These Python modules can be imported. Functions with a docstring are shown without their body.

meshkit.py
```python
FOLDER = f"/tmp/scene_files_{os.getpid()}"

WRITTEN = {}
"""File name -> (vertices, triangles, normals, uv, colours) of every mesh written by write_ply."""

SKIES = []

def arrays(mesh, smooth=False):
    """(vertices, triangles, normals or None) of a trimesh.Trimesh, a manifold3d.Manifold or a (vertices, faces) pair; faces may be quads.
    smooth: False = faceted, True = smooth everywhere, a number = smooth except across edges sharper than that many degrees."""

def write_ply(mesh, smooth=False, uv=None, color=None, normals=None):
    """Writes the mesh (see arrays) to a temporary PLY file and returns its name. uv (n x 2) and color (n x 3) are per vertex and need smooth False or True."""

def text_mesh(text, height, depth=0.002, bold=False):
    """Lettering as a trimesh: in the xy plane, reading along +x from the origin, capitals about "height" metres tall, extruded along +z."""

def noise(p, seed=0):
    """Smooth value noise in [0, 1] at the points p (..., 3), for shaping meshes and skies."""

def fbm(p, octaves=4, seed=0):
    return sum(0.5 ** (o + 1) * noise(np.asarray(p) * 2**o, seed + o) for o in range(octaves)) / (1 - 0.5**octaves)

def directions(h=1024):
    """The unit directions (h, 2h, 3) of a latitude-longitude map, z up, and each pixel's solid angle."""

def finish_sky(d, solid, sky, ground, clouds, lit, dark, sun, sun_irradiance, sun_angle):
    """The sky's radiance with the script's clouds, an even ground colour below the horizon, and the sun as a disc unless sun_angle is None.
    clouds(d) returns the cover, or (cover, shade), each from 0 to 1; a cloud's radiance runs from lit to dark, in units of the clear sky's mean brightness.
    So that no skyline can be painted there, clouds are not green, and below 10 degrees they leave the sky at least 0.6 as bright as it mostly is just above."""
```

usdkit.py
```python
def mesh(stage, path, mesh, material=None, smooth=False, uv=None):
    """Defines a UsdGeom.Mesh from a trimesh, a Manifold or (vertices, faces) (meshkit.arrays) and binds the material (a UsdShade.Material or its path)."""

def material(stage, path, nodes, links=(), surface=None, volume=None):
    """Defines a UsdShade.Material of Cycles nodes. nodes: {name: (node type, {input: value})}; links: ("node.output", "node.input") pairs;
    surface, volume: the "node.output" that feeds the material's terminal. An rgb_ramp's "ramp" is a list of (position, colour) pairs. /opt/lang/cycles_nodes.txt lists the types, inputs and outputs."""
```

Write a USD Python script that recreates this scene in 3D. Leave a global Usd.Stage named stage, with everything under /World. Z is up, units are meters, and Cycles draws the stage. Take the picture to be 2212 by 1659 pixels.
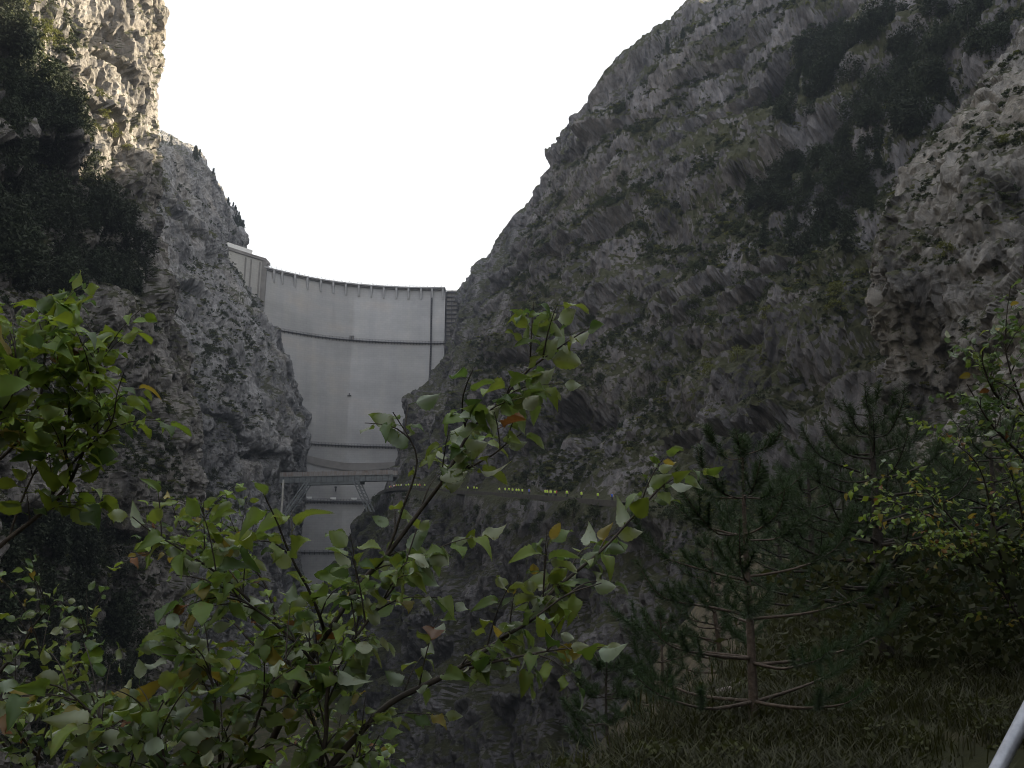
import math, random
import numpy as np, trimesh, manifold3d as mf
from scipy.interpolate import PchipInterpolator
from scipy.spatial import cKDTree
from scipy.ndimage import gaussian_filter
import usdkit
from meshkit import fbm, noise
from pxr import Usd, UsdGeom, UsdLux, UsdShade, Gf, Sdf, Vt

rng = np.random.default_rng(7)
R = random.Random(11)
stage = Usd.Stage.CreateInMemory()
UsdGeom.SetStageUpAxis(stage, UsdGeom.Tokens.z)
UsdGeom.SetStageMetersPerUnit(stage, 1.0)
UsdGeom.Xform.Define(stage, '/World'); UsdGeom.Scope.Define(stage, '/World/Looks')

# ------------------------------------------------------------------ camera, sky, sun, exposure
PITCH = math.radians(9.5); EYE = np.array([0, 0, 1.6]); F = 2037.0; CX, CY = 1106.0, 829.5   # photograph seen 2212 wide
EXPOSURE = 2.25
SUN_ELEV = math.radians(27.3); SUN_AZ = math.atan2(0.92, 0.40)     # atan2(x, y)
SKY_STRENGTH, SUN_INTENSITY = 0.05, 1.25
HAZE = 0.00016
cam = UsdGeom.Camera.Define(stage, '/World/camera')
cam.CreateHorizontalApertureAttr(36.0); cam.CreateVerticalApertureAttr(27.0)
cam.CreateFocalLengthAttr(36.0 * F / 2212.0); cam.CreateClippingRangeAttr(Gf.Vec2f(0.05, 20000))
cam.CreateExposureAttr(EXPOSURE)
cam.AddTranslateOp().Set(Gf.Vec3d(*EYE)); cam.AddRotateXOp().Set(90 + math.degrees(PITCH))

dome = UsdLux.DomeLight.Define(stage, '/World/sky'); dome.CreateIntensityAttr(1.0)
dome.GetPrim().SetCustomDataByKey('kind', 'structure')
sky_mat = usdkit.material(stage, '/World/Looks/sky', {
    'sky': ('sky_texture', {'sky_type': 'single_scattering', 'sun_disc': False, 'sun_elevation': SUN_ELEV, 'sun_rotation': SUN_AZ, 'aerosol_density': 3.0, 'air_density': 1.0}),
    'tc': ('texture_coordinate', {}),
    'cn': ('noise_texture', {'scale': 1.6, 'detail': 5.0, 'roughness': 0.55}),
    'cr': ('rgb_ramp', {'ramp': [(0.25, (.72, .72, .72)), (0.7, (.97, .97, .97))]}),
    'mx': ('mix', {'color2': (5.1, 5.3, 5.75)}),
    'bg': ('background_shader', {'strength': SKY_STRENGTH}),
}, [('tc.generated', 'cn.vector'), ('cn.fac', 'cr.fac'), ('cr.color', 'mx.fac'), ('sky.color', 'mx.color1'), ('mx.color', 'bg.color')], surface='bg.background')
UsdShade.MaterialBindingAPI.Apply(dome.GetPrim()).Bind(sky_mat)
sun = UsdLux.DistantLight.Define(stage, '/World/sun')
sun.CreateIntensityAttr(SUN_INTENSITY); sun.CreateAngleAttr(0.5); sun.CreateNormalizeAttr(True); sun.CreateColorAttr(Gf.Vec3f(1.0, 0.84, 0.60))
SD = np.array([math.sin(SUN_AZ) * math.cos(SUN_ELEV), math.cos(SUN_AZ) * math.cos(SUN_ELEV), math.sin(SUN_ELEV)])
m = Gf.Matrix4d().SetLookAt(Gf.Vec3d(*SD), Gf.Vec3d(0, 0, 0), Gf.Vec3d(0, 0, 1)).GetInverse()
sun.AddTransformOp().Set(m)

# ------------------------------------------------------------------ helpers
def at(px, py, Y):
    """the point at depth Y (world y) that the photograph shows at px, py"""
    dx, dy = (px - CX) / F, (CY - py) / F
    d = np.array([dx, math.cos(PITCH) - dy * math.sin(PITCH), math.sin(PITCH) + dy * math.cos(PITCH)])
    return EYE + d * (Y / d[1])

def project(v):
    q = np.asarray(v) - EYE
    dep = q[..., 1] * math.cos(PITCH) + q[..., 2] * math.sin(PITCH)
    up = -q[..., 1] * math.sin(PITCH) + q[..., 2] * math.cos(PITCH)
    dep_ = np.where(dep > 0.1, dep, 0.1)
    return np.stack([CX + F * q[..., 0] / dep_, CY - F * up / dep_], -1), dep

_used = {}
def numbered(path):
    n = _used.get(path, 0); _used[path] = n + 1
    return path if n == 0 else f'{path}_{n:03d}'

def tag(prim, label=None, cat=None, group=None, kind=None):
    for k, v in (('label', label), ('category', cat), ('group', group), ('kind', kind)):
        if v: prim.SetCustomDataByKey(k, v)
    return prim

def thing(name, label, cat, group=None, loc=(0, 0, 0), rz=0.0, kind=None):
    x = UsdGeom.Xform.Define(stage, numbered('/World/' + name))
    x.AddTranslateOp().Set(Gf.Vec3d(*map(float, loc)))
    if rz: x.AddRotateZOp().Set(math.degrees(rz))
    return tag(x.GetPrim(), label, cat, group, kind)

def obj(name, mesh, mat, parent=None, smooth=False, label=None, cat=None, group=None, kind=None):
    base = parent.GetPath().pathString if parent is not None else '/World'
    p = usdkit.mesh(stage, numbered(base + '/' + name), mesh, mat, smooth=smooth).GetPrim()
    return tag(p, label, cat, group, kind)

def copy_of(root, loc, rz=0.0, scale=1.0, label=None, group=None, sz=None):
    cd = root.GetCustomData()
    base = root.GetName(); base = base[:-4] if base[-4] == '_' and base[-3:].isdigit() else base
    x = UsdGeom.Xform.Define(stage, numbered('/World/' + base))
    p = x.GetPrim()
    p.GetReferences().AddInternalReference(root.GetPath()); p.SetInstanceable(True)
    x.ClearXformOpOrder()
    x.AddTranslateOp(opSuffix='at').Set(Gf.Vec3d(*map(float, loc))); x.AddRotateZOp(opSuffix='turn').Set(math.degrees(rz))
    x.AddScaleOp(opSuffix='size').Set(Gf.Vec3f(scale, scale, scale if sz is None else sz))
    tag(p, label or cd['label'], cd['category'], group or cd.get('group'))
    return p

def cat(parts):
    vs, fs, n = [], [], 0
    for q in parts:
        v, f = (q.vertices, q.faces) if hasattr(q, 'vertices') else q
        vs.append(np.asarray(v)); fs.append(np.asarray(f) + n); n += len(v)
    return np.vstack(vs), np.vstack(fs)

def box(a, b):
    a, b = np.minimum(a, b), np.maximum(a, b)
    t = trimesh.creation.box(b - a); t.apply_translation((np.asarray(a) + b) / 2); return t

def beam(p0, p1, w, h=None):
    """a square bar from p0 to p1, w wide across, h tall"""
    p0, p1 = np.asarray(p0, float), np.asarray(p1, float); h = h or w
    d = p1 - p0; L = np.linalg.norm(d); d = d / L
    s = np.cross(d, [0, 0, 1.0]); s = s / np.linalg.norm(s) if np.linalg.norm(s) > 1e-4 else np.array([1.0, 0, 0])
    u = np.cross(s, d)
    v = []
    for e in (p0, p1):
        for a, b in ((-1, -1), (1, -1), (1, 1), (-1, 1)): v.append(e + s * a * w / 2 + u * b * h / 2)
    f = [[0, 1, 2], [0, 2, 3], [4, 6, 5], [4, 7, 6]]
    for k in range(4):
        j = (k + 1) % 4; f += [[k, k + 4, j + 4], [k, j + 4, j]]
    return np.array(v), np.array(f)[:, ::-1]

def tube(pts, rad, n=7, cap=True):
    pts = np.asarray(pts, float); k = len(pts); rad = np.broadcast_to(rad, k)
    t = np.gradient(pts, axis=0); t /= np.linalg.norm(t, axis=1, keepdims=True) + 1e-12
    ref = np.array([0.31, 0.87, 0.13]); v = []
    for i in range(k):
        a = np.cross(t[i], ref); a /= np.linalg.norm(a) + 1e-9; b = np.cross(t[i], a)
        th = np.arange(n) / n * 2 * np.pi
        v.append(pts[i] + rad[i] * (np.cos(th)[:, None] * a + np.sin(th)[:, None] * b))
    v = np.vstack(v); f = []
    for i in range(k - 1):
        for j in range(n):
            a, b = i * n + j, i * n + (j + 1) % n
            f += [[a, b, b + n], [a, b + n, a + n]]
    if cap:
        v = np.vstack([v, pts[:1], pts[-1:]]); c0, c1 = len(v) - 2, len(v) - 1
        for j in range(n):
            f += [[c0, (j + 1) % n, j], [c1, (k - 1) * n + j, (k - 1) * n + (j + 1) % n]]
    return v, np.array(f)

def curve(pts, n):
    pts = np.asarray(pts, float); s = np.r_[0, np.cumsum(np.linalg.norm(np.diff(pts, axis=0), axis=1))]
    return PchipInterpolator(s, pts)(np.linspace(0, s[-1], n)) if len(pts) > 2 else pts[0] + (pts[-1] - pts[0]) * np.linspace(0, 1, n)[:, None]

def inside(poly, p):
    poly = np.asarray(poly, float); x, y = p[..., 0], p[..., 1]; r = np.zeros(x.shape, bool); j = len(poly) - 1
    for i in range(len(poly)):
        xi, yi = poly[i]; xj, yj = poly[j]
        r ^= ((yi > y) != (yj > y)) & (x < (xj - xi) * (y - yi) / (yj - yi + 1e-12) + xi); j = i
    return r

# ------------------------------------------------------------------ materials
def mat(name, nodes, links, surface): return usdkit.material(stage, '/World/Looks/' + name, nodes, links, surface=surface)

def plain(name, col, rough=0.7, metallic=0.0, vary=0.25, scale=3.0, bump=0.0):
    c = np.array(col)
    return mat(name, {'g': ('geometry', {}), 'n': ('noise_texture', {'scale': scale, 'detail': 5.0, 'roughness': 0.6}),
                      'r': ('rgb_ramp', {'ramp': [(0.3, tuple(c * (1 - vary))), (0.7, tuple(np.minimum(c * (1 + vary), 1)))]}),
                      'b': ('bump', {'strength': bump, 'distance': 0.05}), 'p': ('principled_bsdf', {'roughness': rough, 'metallic': metallic})},
               [('g.position', 'n.vector'), ('n.fac', 'r.fac'), ('r.color', 'p.base_color')] + ([('n.fac', 'b.height'), ('b.normal', 'p.normal')] if bump else []), 'p.BSDF')

def rock_material(name, light, dark, warm, moss, moss_lo, moss_hi, scale=1.0):
    return mat(name, {
        'g': ('geometry', {}), 'sep': ('separate_xyz', {}),
        'm1': ('mapping', {'scale': (0.05 * scale, 0.05 * scale, 0.022 * scale)}), 'n1': ('noise_texture', {'scale': 1.0, 'detail': 9.0, 'roughness': 0.66, 'distortion': 0.6}),
        'm2': ('mapping', {'scale': (0.6 * scale, 0.6 * scale, 0.3 * scale)}), 'n2': ('noise_texture', {'scale': 1.0, 'detail': 8.0, 'roughness': 0.74}),
        'm3': ('mapping', {'scale': (0.16 * scale, 0.16 * scale, 0.03 * scale)}), 'n3': ('noise_texture', {'scale': 1.0, 'detail': 4.0, 'roughness': 0.6}),
        'n4': ('noise_texture', {'scale': 0.035 * scale, 'detail': 4.0}), 'm5': ('mapping', {'scale': (.032 * scale, .032 * scale, .075 * scale)}), 'n5': ('noise_texture', {'scale': 1.0, 'detail': 6.0, 'roughness': 0.6}),
        'r1': ('rgb_ramp', {'ramp': [(0.36, dark), (0.47, tuple(np.array(dark) * .45 + np.array(light) * .5)), (0.64, light)]}),
        'r2': ('rgb_ramp', {'ramp': [(0.34, (.55, .55, .56)), (0.5, (.95, .95, .95)), (0.66, (1.22, 1.2, 1.18))]}),
        'r3': ('rgb_ramp', {'ramp': [(0.34, (.4, .4, .42)), (0.5, (1, 1, 1))]}),
        'r4': ('rgb_ramp', {'ramp': [(0.52, (0, 0, 0)), (0.7, (.4, .4, .4))]}),
        'mu': ('mix', {'mix_type': 'multiply', 'fac': 1.0}), 'mu2': ('mix', {'mix_type': 'multiply', 'fac': .5}), 'mw': ('mix', {'color2': warm}),
        'add': ('math', {'math_type': 'multiply_add', 'value2': 2.2}), 'rm': ('map_range', {'range_type': 'smoothstep', 'from_min': moss_lo, 'from_max': moss_hi, 'to_min': 0.0, 'to_max': 1.0, 'clamp': True}),
        'rc': ('rgb_ramp', {'ramp': [(0.35, moss), (0.65, tuple(np.array(moss) * np.array([1.6, 1.5, 1.3])))]}),
        'mm': ('mix', {}),
        'vb': ('voronoi_texture', {'scale': 0.9 * scale, 'feature': 'f1', 'randomness': 1.0}),
        'ha': ('math', {'math_type': 'multiply_add', 'value2': 0.35}),
        'b': ('bump', {'strength': 0.9, 'distance': 0.9 / scale}), 'p': ('principled_bsdf', {'roughness': 0.92, 'specular_ior_level': 0.2}),
    }, [('g.position', 'm1.vector'), ('m1.vector', 'n1.vector'), ('g.position', 'm2.vector'), ('m2.vector', 'n2.vector'), ('g.position', 'm3.vector'), ('m3.vector', 'n3.vector'),
        ('g.position', 'n4.vector'), ('g.position', 'm5.vector'), ('m5.vector', 'n5.vector'), ('n1.fac', 'r1.fac'), ('n2.fac', 'r2.fac'), ('n3.fac', 'r3.fac'), ('n4.fac', 'r4.fac'),
        ('r4.color', 'mw.fac'), ('r1.color', 'mw.color1'), ('mw.color', 'mu.color1'), ('r2.color', 'mu.color2'), ('mu.color', 'mu2.color1'), ('r3.color', 'mu2.color2'),
        ('g.normal', 'sep.vector'), ('n5.fac', 'add.value1'), ('sep.z', 'add.value3'), ('add.value', 'rm.value'), ('n2.fac', 'rc.fac'),
        ('rm.result', 'mm.fac'), ('mu2.color', 'mm.color1'), ('rc.color', 'mm.color2'), ('mm.color', 'p.base_color'),
        ('m2.vector', 'vb.vector'), ('vb.distance', 'ha.value1'), ('n2.fac', 'ha.value3'), ('ha.value', 'b.height'), ('b.normal', 'p.normal')], 'p.BSDF')

MOSS = (0.030, 0.033, 0.017)
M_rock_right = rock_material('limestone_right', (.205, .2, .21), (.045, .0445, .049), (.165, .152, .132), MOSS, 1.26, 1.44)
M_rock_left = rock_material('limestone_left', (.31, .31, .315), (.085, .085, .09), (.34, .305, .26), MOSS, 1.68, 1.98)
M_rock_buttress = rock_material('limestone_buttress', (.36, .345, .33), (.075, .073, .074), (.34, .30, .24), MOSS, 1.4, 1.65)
M_soil = rock_material('forest_floor', (.12, .10, .06), (.04, .035, .025), (.07, .06, .035), (.03, .034, .014), 1.9, 2.3, scale=14.0)

def leaf_material(name, top, under, trans, vary=0.3, rough=0.5, tfac=0.36):
    t, u = np.array(top), np.array(under)
    return mat(name, {
        'g': ('geometry', {}), 'o': ('object_info', {}), 'n': ('noise_texture', {'scale': 9.0, 'detail': 3.0}), 's': ('math', {'math_type': 'multiply_add', 'value2': 0.55}), 'oo': ('math', {'math_type': 'multiply_add', 'value2': 0.6}), 'os': ('math', {'math_type': 'subtract', 'value2': 0.3}), 'n2': ('noise_texture', {'scale': 42.0, 'detail': 4.0}), 'sr': ('rgb_ramp', {'ramp': [(.6, (0, 0, 0)), (.7, (.55, .55, .55))]}), 'sm': ('mix', {'color2': tuple(np.array(t) * [1.0, .55, .6])}),
        'hv': ('map_range', {'from_min': 0.2, 'from_max': 1.2, 'to_min': 1 - vary, 'to_max': 1 + vary, 'clamp': True}),
        'mx': ('mix', {'color1': tuple(t), 'color2': tuple(u)}), 'h': ('hsv', {}),
        'p': ('principled_bsdf', {'roughness': rough, 'specular_ior_level': 0.35}), 'tr': ('translucent_bsdf', {'color': trans}), 'ms': ('mix_closure', {'fac': tfac})},
        [('g.position', 'n.vector'), ('g.random_per_island', 's.value1'), ('n.fac', 's.value3'), ('o.random', 'oo.value1'), ('s.value', 'oo.value3'), ('oo.value', 'os.value1'), ('os.value', 'hv.value'), ('hv.result', 'h.value'), ('g.backfacing', 'mx.fac'), ('mx.color', 'h.color'), ('g.position', 'n2.vector'), ('n2.fac', 'sr.fac'), ('sr.color', 'sm.fac'), ('h.color', 'sm.color1'), ('sm.color', 'p.base_color'),
         ('p.BSDF', 'ms.closure1'), ('tr.BSDF', 'ms.closure2')], 'ms.closure')

M_leaf = [leaf_material('leaf_green', (.13, .205, .05), (.38, .44, .33), (.16, .24, .03)),
          leaf_material('leaf_olive', (.17, .24, .05), (.40, .45, .32), (.22, .28, .03)),
          leaf_material('leaf_dark_green', (.065, .115, .035), (.30, .37, .27), (.10, .18, .03)),
          leaf_material('leaf_yellow', (.20, .18, .035), (.32, .29, .12), (.4, .3, .04)),
          leaf_material('leaf_rust', (.17, .08, .03), (.20, .13, .06), (.2, .08, .02))]
M_bright = [leaf_material('leaf_lime', (.20, .30, .045), (.20, .27, .09), (.26, .34, .03)),
            leaf_material('leaf_fresh', (.15, .25, .04), (.18, .25, .09), (.2, .3, .03)), M_leaf[2], M_leaf[3], M_leaf[4]]
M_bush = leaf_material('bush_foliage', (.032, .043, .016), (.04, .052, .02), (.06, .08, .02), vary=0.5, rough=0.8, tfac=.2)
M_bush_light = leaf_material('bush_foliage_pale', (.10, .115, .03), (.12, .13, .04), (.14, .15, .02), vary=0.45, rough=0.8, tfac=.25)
M_weed = leaf_material('weed_leaves', (.055, .066, .02), (.06, .07, .025), (.07, .08, .02), vary=0.5, rough=0.75, tfac=.25)
M_conifer = leaf_material('conifer_foliage', (.022, .036, .016), (.025, .04, .018), (.03, .05, .02), vary=0.5, rough=0.8, tfac=.15)
M_tree = leaf_material('ledge_tree_foliage', (.02, .03, .013), (.023, .034, .015), (.03, .042, .018), vary=0.5, rough=0.85, tfac=.12)
M_needle = leaf_material('pine_needles', (.028, .058, .022), (.03, .06, .024), (.05, .09, .02), vary=0.4, rough=0.5, tfac=.2)
M_grass = leaf_material('grass_blades', (.036, .04, .014), (.038, .042, .015), (.05, .055, .013), vary=0.5, rough=0.7, tfac=.3)
M_bark = plain('twig_bark', (.05, .042, .035), 0.85, vary=.5, scale=25)
M_pinebark = plain('pine_bark', (.085, .066, .052), 0.9, vary=.5, scale=18, bump=.6)
M_trunk = plain('dark_bark', (.035, .03, .025), 0.9, vary=.5, scale=14, bump=.6)
M_steel = plain('grey_steel', (.15, .165, .17), 0.6, vary=.25, scale=.6)
M_dark = plain('dark_steel', (.05, .05, .055), 0.7, vary=.3, scale=.6)
M_white = plain('white_board', (.78, .78, .76), 0.6, vary=.06)
M_rusty = mat('rust_stained_rail', {'g': ('geometry', {}), 'mp': ('mapping', {'scale': (1.3, 1.3, .25)}), 'n': ('noise_texture', {'scale': 1.0, 'detail': 5.0}),
                                'r': ('rgb_ramp', {'ramp': [(.42, (.25, .245, .24)), (.55, (.23, .205, .19)), (.68, (.2, .15, .125))]}), 'p': ('principled_bsdf', {'roughness': .8})},
              [('g.position', 'mp.vector'), ('mp.vector', 'n.vector'), ('n.fac', 'r.fac'), ('r.color', 'p.base_color')], 'p.BSDF')

def concrete(name, base, line=0.12):
    c = np.array(base)
    return mat(name, {
        'g': ('geometry', {}), 'sp': ('separate_xyz', {}),
        'cmb': ('combine_xyz', {}), 'br': ('brick_texture', {'offset': 0.5, 'scale': 1.0, 'brick_width': 3.4, 'row_height': 1.55, 'mortar_size': 0.09, 'mortar_smooth': .3, 'bias': 0.0, 'color1': (1, 1, 1), 'color2': (.94, .94, .95), 'mortar': (1 - line * 2, 1 - line * 2, 1 - line * 1.9)}),
        'm1': ('mapping', {'scale': (.13, .13, .012)}), 'n1': ('noise_texture', {'scale': 1.0, 'detail': 6.0, 'roughness': .6}),
        'r1': ('rgb_ramp', {'ramp': [(.33, (.91, .91, .92)), (.5, (.98, .98, .98)), (.68, (1.05, 1.04, 1.0))]}),
        'm2': ('mapping', {'scale': (.02, .02, .05)}), 'n2': ('noise_texture', {'scale': 1.0, 'detail': 5.0}), 'r2': ('rgb_ramp', {'ramp': [(.35, tuple(c * .82)), (.55, tuple(c)), (.72, tuple(c * np.array([1.1, 1.03, .95])))]}),
        'mu': ('mix', {'mix_type': 'multiply', 'fac': 1.0}), 'mu2': ('mix', {'mix_type': 'multiply', 'fac': 1.0}), 'p': ('principled_bsdf', {'roughness': .9, 'specular_ior_level': .25})},
        [('g.position', 'sp.vector'), ('sp.x', 'cmb.x'), ('sp.z', 'cmb.y'), ('cmb.vector', 'br.vector'), ('g.position', 'm1.vector'), ('m1.vector', 'n1.vector'), ('n1.fac', 'r1.fac'),
         ('g.position', 'm2.vector'), ('m2.vector', 'n2.vector'), ('n2.fac', 'r2.fac'), ('r2.color', 'mu.color1'), ('r1.color', 'mu.color2'), ('mu.color', 'mu2.color1'), ('br.color', 'mu2.color2'), ('mu2.color', 'p.base_color')], 'p.BSDF')
M_concrete = concrete('dam_concrete', (.425, .425, .425), .08)
M_concrete_wing = concrete('dam_concrete_wing', (.49, .48, .45), .08)
M_corbel = plain('corbel_concrete', (.34, .34, .34), .9, vary=.15, scale=.3)
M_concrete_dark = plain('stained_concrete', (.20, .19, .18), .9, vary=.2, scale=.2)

# ------------------------------------------------------------------ cliffs
def facets(p, n_seed, slope, amp, area, r, aniso=(1, 1, 1)):
    """broken rock: every cell of a cloud of seeds on the surface is a tilted, offset plate"""
    q = p * np.asarray(aniso)
    w = area / area.sum()
    idx = r.choice(len(p), size=n_seed, replace=True, p=w)
    c = q[idx] + r.normal(size=(n_seed, 3)) * 0.2
    _, k = cKDTree(c).query(q, workers=-1)
    g = r.normal(size=(n_seed, 3)) * slope
    off = r.uniform(-1, 1, n_seed) * amp
    t = ((p - p[idx][k]) * g[k]).sum(1)
    return off[k] + 1.3 * amp * np.tanh(t / (1.3 * amp))

def cliff(name, ctrl, step_px, disp, material, seed, strata_n, bumps=(), flip=False, calm=None, label=None, ledges=()):
    C = np.array([[at(*q) if len(q) == 3 else np.array(q[:3]) for q in col] for col in ctrl], float)
    nu, nv = C.shape[:2]
    pr, dep = project(C)
    pr = np.clip(pr, (-120, -120), (2330, 1760)); near = dep < 5
    du = np.where(near[1:] | near[:-1], 0, np.linalg.norm(np.diff(pr, axis=0), axis=2)); dv = np.where(near[:, 1:] | near[:, :-1], 0, np.linalg.norm(np.diff(pr, axis=1), axis=2))
    ang = F / np.maximum(np.linalg.norm(C - EYE, axis=2), 40) * .7; off_ = (pr[..., 0] < -100) | (pr[..., 0] > 2310) | (pr[..., 1] < -100) | near     # turned-away stretches too
    wu = np.linalg.norm(np.diff(C, axis=0), axis=2) * ang[1:] * ~(off_[1:] & off_[:-1]); wv = np.linalg.norm(np.diff(C, axis=1), axis=2) * ang[:, 1:] * ~(off_[:, 1:] & off_[:, :-1])
    du = np.sort(np.maximum(du, np.minimum(wu, 450)), 1)[:, -3]; dv = np.sort(np.maximum(dv, np.minimum(wv, 330)), 0)[-3]
    def params(d):
        k = np.maximum(2, np.ceil(d / step_px)).astype(int)
        return np.concatenate([i + np.arange(n) / n for i, n in enumerate(k)] + [[len(d)]])
    U, V = params(du), params(dv)
    G = PchipInterpolator(np.arange(nu), C, axis=0)(U); G = PchipInterpolator(np.arange(nv), G, axis=1)(V)
    ex = (U[:, None], V[None, :])
    def normals(G):
        n = np.cross(np.gradient(G, axis=0), np.gradient(G, axis=1)); n /= np.linalg.norm(n, axis=2, keepdims=True) + 1e-9
        return -n if flip else n
    N = normals(G)
    N = np.stack([gaussian_filter(N[..., k], 8) for k in range(3)], -1); N /= np.linalg.norm(N, axis=2, keepdims=True) + 1e-9
    r = np.random.default_rng(seed)
    A = np.linalg.norm(np.cross(np.gradient(G, axis=0), np.gradient(G, axis=1)), axis=2)
    P = G.reshape(-1, 3); area = A.ravel()
    pr, dep = project(G)
    vis = (pr[..., 0] > -300) & (pr[..., 0] < 2500) & (pr[..., 1] > -300) & (pr[..., 1] < 2000) & (dep > 5)
    area_v = np.where(vis.ravel(), area, area * .02)
    S = area_v.sum()
    D = np.zeros(len(P))
    # strata: beds with their own set-back, warped
    sn = np.asarray(strata_n, float); sn /= np.linalg.norm(sn)
    for period, amp, sd in disp['strata']:
        s = P @ sn / period + 1.3 * fbm(P / (period * 4), 3, seed + sd) + .35 * fbm(P / (period * .8), 3, seed + sd + 9)
        i = np.floor(s).astype(int); t = s - i
        h = np.random.default_rng(seed + sd).uniform(-1, 1, 4000)
        mask = np.clip(fbm(P / (period * 3.1), 3, seed + sd + 5) * 3.2 - .75, 0, 1)
        D += amp * mask * (h[i % 4000] * .7 + (t - .5) * np.where(h[(i + 77) % 4000] > -.2, .95, -1.1))
    for w_, h_, amp in disp.get('grooves', ()):      # upright cracks and gullies
        q = noise(P / [w_, w_, h_] + .6 * fbm(P / (w_ * 2.2), 2, seed + 33)[:, None], seed + int(w_ * 10)); D -= amp * np.exp(-((q - .5) / .055) ** 2)
    for scale, amp in disp['fbm']:
        D += amp * (fbm(P / scale, 4, seed + int(scale)) - .5) * 2
    for cell, slope, amp, an in disp['facets']:
        if cell >= 4: D += facets(P, int(np.clip(S / cell ** 2, 50, 120000)), slope, amp, area_v, r, an)
    D = gaussian_filter(D.reshape(A.shape), 1.5)
    for bx, by, rx, ry, amp in bumps:
        D += amp * np.exp(-(((pr[..., 0] - bx) / rx) ** 2 + ((pr[..., 1] - by) / ry) ** 2) ** 1.5) * vis
    for line, out, w_up, cut, w_dn in ledges:       # overhanging beds that can be followed across the wall
        line = np.asarray(line, float)
        wob = 9 * (fbm(np.stack([pr[..., 0] / 38, pr[..., 1] / 38, 0 * pr[..., 0]], -1), 3, 51) - .5)
        h_ = np.interp(pr[..., 0], line[:, 0], line[:, 1]) - pr[..., 1] + 2.2 * wob
        e = np.clip(np.minimum(pr[..., 0] - line[0, 0], line[-1, 0] - pr[..., 0]) / 45, 0, 1) * vis
        D += e * np.where(h_ > 0, out * np.exp(-(h_ / w_up) ** 2) * np.clip(h_ / 4, 0, 1), -cut * np.exp(-(h_ / w_dn) ** 2) * np.clip(-h_ / 4, 0, 1))
    if calm is not None: D *= calm(ex[0], ex[1])
    G = G + N * D[..., None]
    # second pass: small breaks on the faces that the first one made, overhangs and steps included
    N1 = normals(G); N1 = np.stack([gaussian_filter(N1[..., k], 1.3) for k in range(3)], -1); N1 /= np.linalg.norm(N1, axis=2, keepdims=True) + 1e-9
    P1 = G.reshape(-1, 3); A1 = np.linalg.norm(np.cross(np.gradient(G, axis=0), np.gradient(G, axis=1)), axis=2).ravel(); A1 = np.where(vis.ravel(), A1, A1 * .02); D1 = np.zeros(len(P1))
    for cell, slope, amp, an in disp['facets']:
        if cell < 4: D1 += facets(P1, int(np.clip(A1.sum() / cell ** 2, 50, 150000)), slope, amp, A1, r, an)
    for period, depth in disp.get('cracks', ((7.5, .45), (2.7, .2))):
        q = P1 @ sn / period + .8 * fbm(P1 / (period * 3), 3, seed + 71); q = q - np.floor(q); D1 -= depth * np.exp(-(np.minimum(q, 1 - q) / .06) ** 2) * np.clip(noise(P1 / (period * 2.5), seed + 72) * 3 - 1, 0, 1)
    D1 = gaussian_filter(D1.reshape(A.shape), .4)
    if calm is not None: D1 *= calm(ex[0], ex[1])
    G = G + N1 * D1[..., None]
    a, b = G.shape[:2]
    i = (np.arange(a - 1)[:, None] * b + np.arange(b - 1)[None, :]).ravel()
    f = np.vstack([np.stack([i, i + b, i + b + 1], 1), np.stack([i, i + b + 1, i + 1], 1)])
    if flip: f = f[:, ::-1]
    obj(name, (G.reshape(-1, 3), f), material, smooth=False, kind='structure', label=label)
    N2 = normals(G); pr, dep = project(G)
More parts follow.
